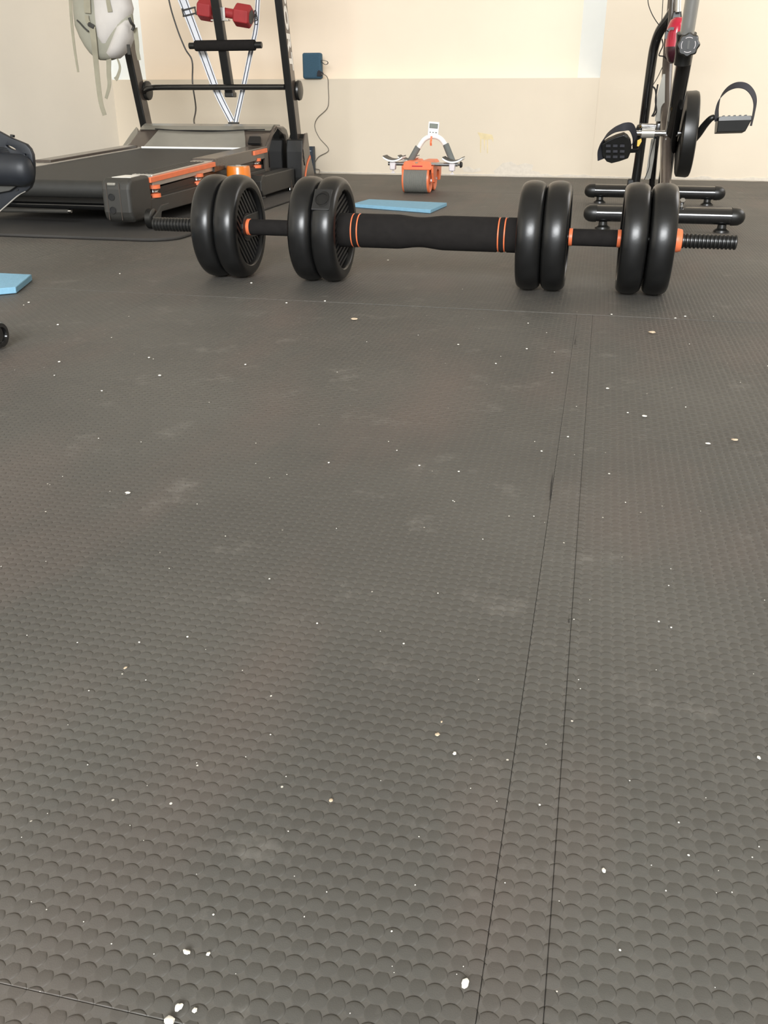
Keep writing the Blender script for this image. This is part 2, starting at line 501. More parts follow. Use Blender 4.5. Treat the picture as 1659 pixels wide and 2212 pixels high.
for i, (px, ang, _) in enumerate(plates):
    if proto is None:
        proto = obj('weight_plate', plate_mesh(), 'rub', bar, origin=(0, 0, 0), smooth=32)
        rr = obj('rib_grille', rib_mesh(1), 'rubin', proto, smooth=0, kind='stuff')
        rl = obj('rib_grille', rib_mesh(-1), 'rubin', proto, smooth=0, kind='stuff')
        pl, ribs = proto, (rr, rl)
        WO[proto.name] = V(0, 0, 0)
    else:
        pl = proto.copy(); C.objects.link(pl); pl.parent = bar
        ribs = []
        for q in (rr, rl):
            c = q.copy(); C.objects.link(c); c.parent = pl; ribs.append(c)
    pl.location = V(px, AY, AZ) - WO[bar.name]
    for q in ribs:
        q.rotation_euler = (radians(ang), 0, 0)
    WO[pl.name] = V(px, AY, AZ)
    for side in (1, -1):
        if i in (1, 3, 4, 6) and ((i in (1, 3)) == (side == 1)):
            b = B()
            # smooth name bar reaching from the hub to the rim
            yv = 1
            poly = []
            for k in range(9):
                a = radians(90+180*k/8) if yv > 0 else radians(-90+180*k/8)
                poly.append(V(0, -.002+.030*cos(a), .0245*sin(a)))
            poly += [V(0, .070, -.0265), V(0, .076, -.012), V(0, .0775, .006), V(0, .072, .0265)]
            poly = [V(px+side*.0068, AY+p.y, AZ+p.z) for p in poly]
            prism(b, poly, V(side*.0105, 0, 0))
            obj('name_bar', b, 'rubin', pl, smooth=0, bevel=.0012)
    if i == 3:
        dirv = V(0, -cos(radians(41)), sin(radians(41)))
        tan = V(0, sin(radians(41)), cos(radians(41)))
        c0 = V(px-.003, AY, AZ)+dirv*.1022
        rot = Matrix((XA, tan, dirv)).transposed()
        b = B(); box(b, c0-dirv*.0005, (.038, .050, .0105), rot)
        obj('filler_pad', b, 'rubin', pl, smooth=0, bevel=.0015)
        b = B(); lathe(b, c0+dirv*.0045, dirv, [(0, .0), (.0002, .0142), (.0022, .0142), (.0022, .0122), (.0012, .0118), (.0012, 0)], seg=32)
        obj('filler_plug', b, 'rub', pl)
# threaded ends
for x0, x1 in ((-.978, -.848), (.171, .278)):
    b = B(); n = int(abs(x1-x0)/.0073)
    prof = [(0, .0)]
    for k in range(n):
        a = (x1-x0)*k/n; s = (x1-x0)/n
        prof += [(a, .0126), (a+s*.25, .0148), (a+s*.62, .0148), (a+s*.85, .0126)]
    prof.append((x1-x0, 0))
    lathe(b, (x0, AY, AZ), XA, prof, seg=28)
    obj('threaded_end', b, 'blk', bar, smooth=40)
for x0, x1 in ((-.746, -.629), (-.052, .052)):
    b = B(); lathe(b, (x0, AY, AZ), XA, [(0, 0), (0, .0160), (.002, .0168), (x1-x0-.002, .0168), (x1-x0, .0160), (x1-x0, 0)], seg=32)
    obj('grip_sleeve', b, 'foam', bar)
for x in (-.753, -.0515, .0455):
    b = B(); lathe(b, (x, AY, AZ), XA, [(0, 0), (0, .0166), (.0008, .0176), (.0068, .0176), (.0076, .0166), (.0076, 0)], seg=32)
    obj('collar_ring', b, 'orange', bar, label='orange collar ring')
b = B(); lathe(b, (.1545, AY, AZ), XA, [(0, 0), (0, .0225), (.010, .0232), (.0125, .0222), (.0165, .0215), (.0175, .0195), (.0175, 0)], seg=28)
obj('spin_nut', b, 'orange', bar, label='orange spin nut')
# thick middle grip with its waist and four grooves
FX0, FX1 = -.542, -.1515
prof = [(0, 0), (0, .0335), (.002, .0350)]
nn = 140; FR = .0352
gro = [-.5085, -.4955, -.1945, -.1815]
for k in range(1, nn):
    x = FX0+(FX1-FX0)*k/nn
    r = FR
    t = (x+.362)/.055
    if abs(t) < 1: r -= .0046*(0.5+0.5*cos(pi*t))
    for gx in gro:
        if abs(x-gx) < .0022: r = FR-.0022
    prof.append((x-FX0, r))
prof += [(FX1-FX0-.001, .0340), (FX1-FX0, 0)]
b = B(); lathe(b, (FX0, AY, AZ), XA, prof, seg=56)
obj('foam_grip', b, 'foam', bar, smooth=50)
for gx in gro:
    b = B(); lathe(b, (gx-.0014, AY, AZ), XA, [(0, FR-.004), (0, FR-.0012), (.0008, FR-.0004), (.0020, FR-.0004), (.0028, FR-.0012), (.0028, FR-.004)], seg=56, closed=True)
    obj('trim_ring', b, 'orange', bar, label='thin orange trim ring in a groove of the foam grip')
b = B(); cyl(b, (-.85, AY, AZ), (.17, AY, AZ), .0120, seg=20)
obj('bar_core', b, 'blk', bar)

# ------------------------------------------------------------------ treadmill
YR, YH = 2.60, 3.74
def dz(y): return .145+.033*(y-YR)
# equipment mat below it
b = B(); X0, X1, Y0, Y1 = -2.45, -1.165, 2.40, 4.55
def rrect(x0, x1, y0, y1, r, z, n=6, taper=0):
    out = []
    for cx, cy, a0 in ((x1-r, y0+r, -90), (x1-r, y1-r, 0), (x0+r, y1-r, 90), (x0+r, y0+r, 180)):
        for k in range(n+1):
            a = radians(a0+90*k/n); out.append(V(cx+r*cos(a)-taper*max(0, cy-2.6), cy+r*sin(a), z))
    return out
prism(b, rrect(X0, X1, Y0, Y1, .09, .0005, taper=.03), V(0, 0, .0085))
tag(obj('treadmill_mat', b, 'matedge', smooth=0, bevel=.003), 'thin dark rounded-corner equipment mat spread beneath the treadmill', 'mat')
ZM = .009
tm = thing('treadmill', 'black folding treadmill with orange trim and leaning posts at the left', 'treadmill', (-1.67, 3.3, ZM))
def T(name, b, m, **k): return obj(name, b, m, tm, **k)
BX0, BX1 = -1.905, -1.437
# running belt, wrapped round the rear roller
b = B(); prof = []
r = .026; zc = dz(YR)-r
for k in range(13):
    a = radians(-90-180*k/12)
    prof.append(V(BX0, YR+r*cos(a)+.0, zc+r*sin(a)))
prof.append(V(BX0, 4.0, dz(4.0))); prof.append(V(BX0, 4.0, dz(4.0)-2*r))
prism(b, prof, V(BX1-BX0, 0, 0))
T('running_belt', b, 'beltm', smooth=40)
# left and right foot rails
def rail(x0, x1, y0, y1, zt, zb, name, m, **k):
    b = B(); prism(b, [V(x0, y0, dz(y0)+zt), V(x0, y1, dz(y1)+zt), V(x0, y1, dz(y1)+zb), V(x0, y0, dz(y0)+zb)], V(x1-x0, 0, 0))
    return T(name, b, m, smooth=0, **k)
rail(-1.432, -1.362, 2.72, 3.26, .006, -.030, 'foot_rail', 'pale', bevel=.002)
for k in range(5): rail(-1.426+.013*k, -1.4195+.013*k, 2.74, 3.14, .0075, .004, 'rail_groove', 'grey')
rail(-1.985, -1.908, 2.65, 3.80, .004, -.060, 'foot_rail', 'pale', bevel=.002)
rail(-1.975, -1.915, 3.05, 3.72, .013, .004, 'rail_cover', 'brown', bevel=.002)
rail(-1.440, -1.356, 3.20, 3.775, .012, -.034, 'rail_cover', 'brown', bevel=.003)
rail(-1.361, -1.350, 2.685, 3.20, .001, -.014, 'trim_strip', 'orange', bevel=.001, label='long orange strip along the foot rail')
rail(-1.357, -1.349, 3.60, 3.750, .006, -.010, 'trim_strip', 'orange', bevel=.001, label='short orange strip beside the motor hood')
rail(-1.98, -1.365, 2.66, 3.80, -.055, -.075, 'deck_board', 'blk')
# main side frame under the deck
for x0, x1 in ((-1.405, -1.358), (-1.975, -1.93)):
    b = B(); prism(b, [V(x0, 2.64, .040), V(x0, 2.64, .086), V(x0, 3.95, .115), V(x0, 3.95, .058)], V(x1-x0, 0, 0))
    T('side_frame', b, 'grey', smooth=0, bevel=.003)
b = B(); prism(b, [V(-1.40, 2.66, .11), V(-1.40, 3.78, .155), V(-1.40, 3.78, .12), V(-1.40, 2.66, .085)], V(.03, 0, 0))
T('deck_edge', b, 'dkred' if False else 'blk', smooth=0)
# cushions between deck and frame
for y in (2.735, 3.075, 3.66):
    z0 = dz(y)-.062
    b = B(); cyl(b, (-1.372, y, z0+.026), (-1.372, y, z0+.037), .024); T('cushion_cap', b, 'orange')
    b = B(); cyl(b, (-1.372, y, z0), (-1.372, y, z0+.011), .024); T('cushion_cap', b, 'orange')
    b = B(); lathe(b, (-1.372, y, z0+.011), V(0, 0, 1), [(0, .0), (0, .014), (.003, .018), (.005, .014), (.008, .018), (.011, .018), (.013, .014), (.015, .014), (.015, 0)], seg=20)
    T('cushion_spring', b, 'chrome')
# rear end caps
for x0, x1 in ((-1.446, -1.354), (-1.990, -1.898)):
    b = B()
    pr = [(2.555, .040), (2.548, .060), (2.548, .125), (2.556, .146), (2.572, .155), (2.684, .157), (2.690, .080), (2.680, .050), (2.62, .030), (2.57, .030)]
    prism(b, [V(x0, y, z) for y, z in pr], V(x1-x0, 0, 0))
    cap = T('end_cap', b, 'grey', smooth=0, bevel=.009, seg=4)
    xm = (x0+x1)/2+.006
    for z in (.103, .066):
        b = B(); lathe(b, (xm-.02, 2.5465, z), V(0, -1, 0), [(-.001, 0), (-.001, .0095), (.0012, .0105), (.0012, .0085), (.0002, .0080), (.0002, 0)], seg=20)
        obj('screw_hole', b, 'groove', cap)
    b = B(); box(b, (xm-.018, 2.553, .139), (.026, .010, .008)); obj('level_window', b, 'silver', cap, bevel=.002)
    for dx in (-.030, .012):
        b = B(); box(b, (xm+dx-.004, 2.5478, .09), (.0018, .002, .105)); obj('moulded_seam', b, 'brown', cap, smooth=0)
    b = B(); prism(b, [V(x0+.02, 2.585, .1553), V(x1-.010, 2.585, .1553), V(x1-.016, 2.655, .1567), V(x0+.028, 2.655, .1567)], V(0, 0, .0012)); obj('warning_label', b, 'paper', cap, smooth=0)
# rear roller bar and lift rod, wheels
b = B(); cyl(b, (BX0-.02, 2.68, .062), (BX1+.05, 2.68, .062), .012); T('rear_bar', b, 'gloss')
b = B(); cyl(b, (-1.90, 2.63, .047), (-1.595, 2.60, .053), .0065); T('lift_rod', b, 'chrome' if False else 'grey')
b = B(); cyl(b, (-1.600, 2.60, .053), (-1.585, 2.60, .0535), .005); T('rod_tip', b, 'chrome')
for x in (-1.318, -1.93):
    b = B(); lathe(b, (x-.012, 2.60, ZM+.030), XA, [(0, 0), (0, .022), (.003, .029), (.020, .029), (.023, .024), (.023, .011), (.020, .010), (.020, 0)], seg=28)
    wv = T('transport_wheel', b, 'blk')
    b = B(); lathe(b, (x+.010, 2.60, ZM+.030), XA, [(0, 0), (0, .007), (.006, .006), (.007, 0)], seg=14); obj('axle_bolt', b, 'chrome', wv)
    b = B(); prism(b, [V(x+.013, 2.585, .022), V(x+.013, 2.62, .026), V(x+.013, 2.635, .055), V(x+.013, 2.655, .062), V(x+.013, 2.69, .064), V(x+.013, 2.69, .076), V(x+.013, 2.64, .074), V(x+.013, 2.615, .060), V(x+.013, 2.58, .046)], V(.006, 0, 0))
    T('wheel_bracket', b, 'grey', smooth=0, bevel=.001)
# base box beam near the front on both sides, with end cap and foot
for x0, x1 in ((-1.365, -1.305), (-2.04, -1.98)):
    b = B(); prism(b, [V(x0, 3.56, .020), V(x0, 3.56, .094), V(x0, 3.96, .100), V(x0, 3.96, .026)], V(x1-x0, 0, 0))
    T('base_beam', b, 'grey', smooth=0, bevel=.004)
    b = B(); prism(b, [V(x0-.003, 3.530, .040), V(x0-.003, 3.530, .078), V(x0-.003, 3.548, .097), V(x0-.003, 3.58, .099), V(x0-.003, 3.58, .019), V(x0-.003, 3.548, .021)], V(x1-x0+.006, 0, 0))
    T('beam_cap', b, 'grey', smooth=0, bevel=.004)
    b = B(); lathe(b, ((x0+x1)/2, 3.60, ZM), V(0, 0, 1), [(0, 0), (0, .022), (.006, .021), (.012, .014), (.016, .014), (.016, 0)], seg=20); T('rubber_foot', b, 'grey')
b = B(); box(b, (-1.67, 4.05, .05), (.66, .06, .05)); T('base_cross_beam', b, 'blk', smooth=0, bevel=.004)
# motor hood
HX0, HX1 = -1.985, -1.362
hp = [(3.76, .050), (3.745, .182), (3.80, .212), (3.865, .244), (3.90, .262), (3.925, .270), (4.02, .266), (4.055, .255), (4.10, .20), (4.125, .10), (4.125, .055)]
b = B(); prism(b, [V(HX0, y, z) for y, z in hp], V(HX1-HX0, 0, 0))
T('motor_hood', b, 'gloss' if False else 'brown', smooth=0, bevel=.010, seg=3)
# dark gloss side cheek
b = B(); prism(b, [V(HX1+.001, y, z) for y, z in [(3.80, .06), (3.79, .20), (3.85, .236), (3.915, .262), (3.98, .24), (4.03, .19), (4.07, .12), (4.07, .06)]], V(.004, 0, 0))
T('hood_side', b, 'gloss', smooth=0, bevel=.0015)
b = B(); prism(b, [V(HX1-.002, 3.735, .100), V(HX1-.002, 3.735, .178), V(HX1-.002, 3.80, .213), V(HX1-.002, 3.86, .245), V(HX1-.002, 3.815, .21), V(HX1-.002, 3.775, .17), V(HX1-.002, 3.775, .100)], V(.009, 0, 0))
T('hood_rim', b, 'brown', smooth=0, bevel=.001)
# silver front panel, curved
b = B(); rows = []
n = 12
for k in range(n+1):
    t = k/n
    xb = -1.900+(-1.441+1.900)*t
    xt = -1.883+(-1.492+1.883)*t
    sag = .006*sin(pi*t)
    def hy(z): return 3.745+(3.915-3.745)*(z-.182)/(.268-.182)
    zb, zt = .1845, .2490-sag*1.2
    col = []
    for j in range(5):
        s = j/4; z = zb+(zt-zb)*s; x = xb+(xt-xb)*s
        bulge = -.010+.004*sin(pi*s)
        col.append(V(x, hy(z)+bulge, z+.004))
    rows.append(col)
vv = [[b.verts.new(p) for p in r] for r in rows]; vb = [[b.verts.new(p+V(0, .012, -.006)) for p in r] for r in rows]
for i in range(n):
    for j in range(4):
        b.faces.new((vv[i][j], vv[i+1][j], vv[i+1][j+1], vv[i][j+1])); b.faces.new((vb[i][j+1], vb[i+1][j+1], vb[i+1][j], vb[i][j]))
for i in range(n):
    b.faces.new((vv[i][0], vb[i][0], vb[i+1][0], vv[i+1][0])); b.faces.new((vv[i][4], vv[i+1][4], vb[i+1][4], vb[i][4]))
for j in range(4):
    b.faces.new((vv[0][j], vv[0][j+1], vb[0][j+1], vb[0][j])); b.faces.new((vv[n][j+1], vv[n][j], vb[n][j], vb[n][j+1]))
pan = T('front_panel', b, 'silver', smooth=60)
b = B(); tube(b, [V(-1.903, 3.731, .1865), V(-1.67, 3.729, .1865), V(-1.437, 3.731, .1865)], .0042, seg=8); obj('bright_lip', b, 'white', pan)
b = B(); prism(b, [V(-1.432, 3.752, .200), V(-1.378, 3.752, .200), V(-1.392, 3.800, .2245), V(-1.440, 3.800, .2245)], V(0, -.008, .008)); T('hood_vent', b, 'groove', smooth=0, bevel=.001)
b = B(); tube(b, [V(-1.90, 3.868, .2555), V(-1.79, 3.856, .2500), V(-1.68, 3.852, .2478), V(-1.58, 3.858, .2500), V(-1.475, 3.868, .2550), V(-1.40, 3.872, .2560)], .0022, seg=6); T('hood_seam', b, 'groove')
b = B(); prism(b, [V(-1.975, 3.868, .2515), V(-1.975, 3.898, .2675), V(-1.975, 3.925, .2755), V(-1.975, 4.00, .2735), V(-1.975, 4.00, .262), V(-1.975, 3.90, .255)], V(.600, 0, 0)); T('hood_top_sheen', b, 'olive_sheen', smooth=0, bevel=.002)  # lighter strip with the hood's reflection put into its colour
# left wing of the hood
b = B(); prism(b, [V(-1.925, 3.735, .175), V(-1.985, 3.66, .178), V(-2.03, 3.80, .184), V(-2.035, 3.90, .235), V(-2.03, 3.95, .262), V(-1.99, 3.88, .248)], V(0, .02, -.012)); T('hood_wing', b, 'olive_sheen', smooth=0, bevel=.003)  # wing takes the same painted reflection tone as the hood top
# uprights
def post(x0, x1):
    b = B()
    def pt(z, back): 
        y = 4.00-.265*(z-.24)
        return y+back
    prism(b, [V(x0, pt(.10, 0), .10), V(x0, pt(1.05, 0), 1.05), V(x0, pt(1.05, .062), 1.05), V(x0, pt(.10, .062), .10)], V(x1-x0, 0, 0))
    return T('upright_post', b, 'blk', smooth=0, bevel=.004)
pR = post(-1.333, -1.302); pL = post(-2.035, -2.004)
for p, x in ((pR, -1.3018), (pL, -2.0038)):
    b = B()
    f = lambda z: 4.00-.265*(z-.24)
    prism(b, [V(x, f(.20)+.004, .20), V(x, f(1.04)+.004, 1.04), V(x, f(1.04)+.058, 1.04), V(x, f(.20)+.058, .20)], V(.0015, 0, 0))
    obj('side_sheen', b, 'brown', p, smooth=0)  # thin sheet whose brown stands in for cream wall mirrored in glossy black
# lettering running down the right post
cu = bpy.data.curves.new('lettering', 'FONT'); cu.body = 'SPORT'; cu.size = .066; cu.extrude = .0006; cu.space_character = 1.2
cu.offset = .0032
to = bpy.data.objects.new('lettering_tmp', cu); C.objects.link(to)
bpy.context.view_layer.update()
me = bpy.data.meshes.new_from_object(to.evaluated_get(bpy.context.evaluated_depsgraph_get()))
bpy.data.objects.remove(to)
b = B(); b.from_mesh(me)
xs = [v.co.x for v in b.verts]; x0_, x1_ = min(xs), max(xs)
ys = [v.co.y for v in b.verts]; y0_, y1_ = min(ys), max(ys)
z_top, z_bot = .834, .482
for v in b.verts:
    s = (v.co.x-x0_)/(x1_-x0_); t = (v.co.y-y0_)/(y1_-y0_)
    z = z_top+(z_bot-z_top)*s
    yb = 4.00-.265*(z-.24)
    v.co = V(-1.3005+v.co.z, yb+.008+.046*t, z)     # reads downwards, letter tops towards the wall
obj('lettering', b, 'paper', pR, smooth=0, label='white block letters reading SPORT down the post')
# knobs, cross bar, pods
for x in (-1.302, -2.004):
    b = B(); lathe(b, (x, 4.02, .407), XA, [(0, 0), (0, .036), (.010, .040), (.018, .038), (.021, .030), (.021, 0)], seg=28); T('pivot_knob', b, 'blk')
b = B(); tube(b, [V(-1.995, 3.990, .402), V(-1.975, 3.965, .410), V(-1.94, 3.95, .417), V(-1.88, 3.945, .419), V(-1.65, 3.945, .419), V(-1.33, 3.945, .419)], .0115, seg=14); T('cross_bar', b, 'gloss')
for x0, x1, sgn in ((-1.350, -1.268, 1), (-2.075, -1.992, -1)):
    b = B(); pr = [(4.00, .215), (3.985, .165), (3.985, .06), (3.99, .012), (4.135, .012), (4.135, .05), (4.105, .135), (4.075, .232), (4.05, .236), (4.03, .215)]
    if sgn > 0: prism(b, [V(x0, y, z) for y, z in pr], V(x1-x0-.006, 0, 0))
    else: prism(b, [V(x0, y, z) for y, z in pr], V(x1-x0, 0, 0))
    pod = T('base_pod', b, 'blk', smooth=0, bevel=.006)
    if sgn > 0:
        b = B(); prism(b, [V(x1-.007, y, z) for y, z in [(3.965, .06), (3.965, .125), (3.99, .190), (4.02, .238), (4.055, .240), (4.085, .150), (4.14, .070), (4.14, .02), (3.97, .02)]], V(.006, 0, 0))
        obj('pod_cover', b, 'brown', pod, smooth=0, bevel=.002)
        b = B(); ribbon(b, [V(x1+.0005, 3.985, .020), V(x1+.0005, 4.005, .075), V(x1+.0005, 4.04, .118), V(x1+.0005, 4.08, .142)], .012, .002, side=V(0, 1, -1).normalized())
        obj('orange_arc', b, 'orange', pod, label='curved orange stripe')
        for k in range(3):
            b = B(); box(b, (x1+.0004, 3.980+.005*k, .165-.022*k), (.002, .006, .024), Matrix.Rotation(radians(25), 3, 'X')); obj('vent_slot', b, 'groove', pod, smooth=0)
        b = B(); cyl(b, (x0+.028, 3.925, .085), (x0+.036, 3.915, .012), .014); obj('pivot_strut', b, 'gloss', pod)
# pole with foam roller
fz = lambda z: 3.962-.265*(z-.42)
b = B(); prism(b, [V(-1.609, fz(.385), .385), V(-1.609, fz(1.02), 1.02), V(-1.609, fz(1.02)+.034, 1.02), V(-1.609, fz(.385)+.034, .385)], V(.036, 0, 0)); T('centre_pole', b, 'blk', smooth=0, bevel=.003)
b = B(); box(b, (-1.588, fz(.388)+.012, .390), (.040, .045, .020)); T('pole_end_cap', b, 'blk', smooth=0, bevel=.004)
zr = .575; yr = fz(zr)-.004
b = B(); cyl(b, (-1.705, yr, zr), (-1.440, yr, zr), .0205, seg=24); T('foam_roller', b, 'foam', bevel=.003)
b = B(); cyl(b, (-1.732, yr, zr), (-1.411, yr, zr), .0125, seg=20); T('roller_tube', b, 'blk', bevel=.002)
# dumbbell cradle on the pole, console and hand rails above the frame
b = B(); box(b, (-1.590, fz(.715)+.046, .668), (.075, .03, .006)); box(b, (-1.590, fz(.715)+.036, .69), (.05, .006, .05)); T('cradle', b, 'pale', smooth=0, bevel=.001)
b = B(); prism(b, [V(-2.06, 3.70, 1.02), V(-2.06, 3.66, 1.05), V(-2.06, 3.86, 1.13), V(-2.06, 3.88, 1.05)], V(.79, 0, 0)); T('console', b, 'blk', smooth=0, bevel=.01)
for x in (-2.02, -1.318):
    b = B(); tube(b, [V(x, 3.80, 1.0), V(x, 3.6, 1.0), V(x, 3.42, .99), V(x, 3.36, .96)], .016, seg=14); T('hand_rail', b, 'foam')

# things around the treadmill
# massage belt: V-shaped loop of white webbing with black edges
mb = thing('massage_belt', 'white webbing massage belt with black edges, hanging in a V behind the centre pole', 'belt', (-1.59, 4.0, .28))
yb_ = lambda z: 3.985-.05*(z-.28)
def bp_(x, y): 
    p = at(x, y, 3.99); return p
Lp = [bp_(372, -60), bp_(395, 0), bp_(410, 40), bp_(440, 120), bp_(470, 200), bp_(501, 262)]
Rp = [bp_(561, -60), bp_(557, 0), bp_(553, 60), bp_(540, 120), bp_(525, 192), bp_(508, 268)]
for nm, pts, tw in (('left', Lp, 0.0), ('right', Rp, 0.9)):
    side = V(1, 0, .35).normalized() if nm == 'left' else V(1, 0, -.25).normalized()
    wd = [.047, .030] if nm == 'left' else [.020, .022]
    b = B(); ribbon(b, pts, wd, .0016, side=side, k=8, twist=tw*0); w_ = obj('webbing', b, 'strapw', mb)
    for s in (-1, 1):
        b = B()
        pp = smooth_path(pts, 4); off = []
        for i, p in enumerate(pp):
            t = i/(len(pp)-1); d = (pp[min(i+1, len(pp)-1)]-pp[max(i-1, 0)]).normalized()
            q = side-d*side.dot(d); q.normalize(); off.append(p+q*s*(wd[0]+(wd[1]-wd[0])*t)*.30+V(0, -.0012, 0))
        ribbon(b, off, .0032, .0012, side=side, k=1); obj('edge_stripe', b, 'strapb', w_)
c0 = bp_(410, 32)
b = B(); box(b, c0+V(0, -.004, 0), (.062, .004, .006), Matrix.Rotation(radians(-10), 3, 'Y')); box(b, c0+V(0, -.004, .022), (.062, .004, .006), Matrix.Rotation(radians(-10), 3, 'Y')); box(b, c0+V(-.029, -.004, .011), (.006, .004, .026), Matrix.Rotation(radians(-10), 3, 'Y')); box(b, c0+V(.029, -.004, .011), (.006, .004, .026), Matrix.Rotation(radians(-10), 3, 'Y'))
obj('slide_buckle', b, 'grey', mb, bevel=.001)
c0 = bp_(553, 38)
b = B()
for k in range(3):
    pts = [c0+V(.008*cos(a)*(1-.2*k), -.003*k, .012*sin(a)+.014*(k-1)) for a in [2*pi*i/10 for i in range(11)]]
    tube(b, pts, .002, seg=6, smooth=False)
obj('ring_hook', b, 'grey', mb)
b = B(); box(b, bp_(505, 267)+V(0, 0, .002), (.046, .02, .008)); obj('belt_clasp', b, 'grey', mb, bevel=.002)

# red dumbbell
dA, dB = at(432, 18, 3.945), at(543, 37, 3.945)
db = thing('dumbbell', 'red neoprene dumbbell with hexagonal heads, resting behind the centre pole of the treadmill', 'dumbbell', (dA+dB)/2)
ax = (dB-dA).normalized(); Ld = (dB-dA).length
def hexhead(o, L0, L1, r):
    b = B(); u, v = frame(ax); rings = []
    for a, q in ((L0, r*.82), (L0+.006, r), (L1-.006, r), (L1, r*.82)):
        rings.append([o+ax*a+(u*cos(pi/3*i+.4)+v*sin(pi/3*i+.4))*q for i in range(6)])
    ring_loft(b, rings); return b
obj('weight_head', hexhead(dA, -.002, .062, .044), 'red', db, smooth=0, bevel=.003)
obj('weight_head', hexhead(dB, -.070, .000, .044), 'red', db, smooth=0, bevel=.003)
b = B(); cyl(b, dA+ax*.03, dB-ax*.03, .0185, seg=20); obj('handle', b, 'red', db)
b = B(); lathe(b, dB-ax*.001, ax, [(0, 0), (0, .026), (.002, .026), (.002, .020), (.001, 0)], seg=20); obj('end_disc', b, 'grey', db)

# treadmill power cord hanging on the wall side
b = B(); tube(b, [at(358, -70, 4.35), at(365, 0, 4.35), at(382, 60, 4.35), at(400, 105, 4.35), at(415, 132, 4.35), at(416, 180, 4.35), at(423, 232, 4.3), at(419, 262, 4.15), at(426, 278, 3.96)], .0037, seg=8)
tag(obj('power_cord', b, 'cord'), 'black power cord hanging down to the treadmill motor hood', 'cord')

# orange canister
ct = thing('canister', 'amber orange plastic canister standing beside the treadmill rail behind the left weight plates', 'canister', (-1.308, 3.31, ZM))
b = B(); lathe(b, (-1.308, 3.31, ZM), V(0, 0, 1), [(0, 0), (0, .045), (.004, .048), (.070, .046), (.132, .043), (.138, .041), (.138, .036), (.132, .034), (.132, 0)], seg=32); obj('body', b, 'orange2', ct)
b = B(); lathe(b, (-1.308, 3.31, ZM+.132), V(0, 0, 1), [(0, 0), (0, .034), (.006, .034), (.007, .030), (.006, .012), (.009, .010), (.009, 0)], seg=24); obj('lid', b, 'pale', ct, label='pale grey recessed lid')

# navy box against the wall
nb = thing('box', 'narrow navy blue box standing against the wall behind the treadmill foot', 'box', (-1.60, 5.07, 0))
b = B(); box(b, (-1.605, 5.075, .0705), (.100, .04, .139)); obj('carton', b, 'navy', nb, smooth=0, bevel=.001)
for z, x0, x1, h in ((.118, -1.60, -1.565, .005), (.053, -1.585, -1.560, .002), (.038, -1.578, -1.566, .008)):
    b = B(); box(b, ((x0+x1)/2, 5.0546, z), (x1-x0, .001, h)); obj('print_bar', b, 'box_ink', nb, smooth=0)

# portable speaker on the wall ledge
sp = thing('speaker', 'small blue fabric portable speaker standing upright on the wall ledge', 'speaker', (-1.57, 5.13, ZL))
a_, c_ = at(653, 118, 5.09), at(693, 175, 5.09)
b = B(); box(b, ((a_.x+c_.x)/2, 5.112, ZL+.0625), (c_.x-a_.x+.004, .045, .125)); obj('body', b, 'teal', sp, smooth=40, bevel=.010, seg=4)
q = at(690, 133, 5.10)
b = B(); ribbon(b, [q+V(0, 0, .004), q+V(.02, 0, .006), q+V(.043, 0, .0), q+V(.046, 0, -.010), q+V(.030, 0, -.014), q+V(.010, 0, 0)], .010, .002, side=V(0, 1, 0)); obj('wrist_loop', b, 'strapb', sp)
q = at(690, 161, 5.088)
b = B(); prism(b, [q+V(-.014, 0, -.008), q+V(.012, 0, -.010), q+V(.026, 0, .006), q+V(-.002, 0, .022), q+V(-.010, 0, .014)], V(0, -.006, 0)); obj('port_cover', b, 'strapb', sp, smooth=0, bevel=.002)
b = B(); tube(b, [at(694, 160, 5.075), at(702, 162, 5.08), at(708, 170, 5.10), at(709, 190, 5.108), at(710, 215, 5.108), at(706, 235, 5.108), at(685, 256, 5.108), at(680, 275, 5.108), at(690, 298, 5.108), at(710, 324, 5.108), at(687, 340, 5.108), at(677, 362, 5.10), at(690, 367, 5.07), Vector((-1.50, 4.98, .006)), Vector((-1.47, 4.93, .006))], .0021, seg=8)
tag(obj('charging_cable', b, 'cordg'), 'thin grey cable winding down the wall from the blue speaker', 'cable')

# ------------------------------------------------------------------ backpack
YG = 3.79
bk = thing('backpack', 'pale grey canvas backpack with dangling straps, hanging on the left post of the treadmill', 'backpack', at(222, 60, YG))
def pillow(sl, yc, depth, m, name, fy=1.0):
    b = B(); rings = []; seg = 28
    for (y, xl, xr, dd) in sl:
        pl_, pr_ = at(xl, y, yc), at(xr, y, yc)
        c = (pl_+pr_)/2; hw = (pr_-pl_).length/2
        ring = []
        for i in range(seg):
            a = 2*pi*i/seg
            ca, sa = cos(a), sin(a)
            ring.append(V(c.x+hw*abs(ca)**.85*(1 if ca > 0 else -1), yc+dd*depth*abs(sa)**.8*(1 if sa > 0 else -1)*fy, c.z))
        rings.append(ring)
    ring_loft(b, rings)
    return obj(name, b, m, bk, smooth=60)
pillow([(-130, 190, 262, .4), (-120, 170, 275, .8), (-60, 163, 282, 1), (0, 160, 281, 1), (30, 162, 284, 1), (55, 165, 287, 1), (80, 175, 284, .95), (100, 186, 276, .88), (115, 197, 266, .75), (124, 207, 257, .6), (130, 218, 242, .35)], YG, .060, 'bagg', 'bag_body')
pillow([(-90, 205, 272, .6), (-60, 200, 276, 1), (0, 200, 280, 1), (18, 201, 285, 1), (35, 203, 282, 1), (60, 208, 270, .97), (80, 213, 258, .9), (94, 224, 248, .8), (104, 233, 241, .5)], YG-.006, .062, 'bagw', 'front_pocket')
pillow([(45, 272, 283, .5), (60, 259, 286, .9), (80, 250, 285, .95), (100, 241, 278, .9), (115, 234, 268, .8), (126, 237, 258, .4)], YG-.004, .060, 'bagw', 'side_pocket')
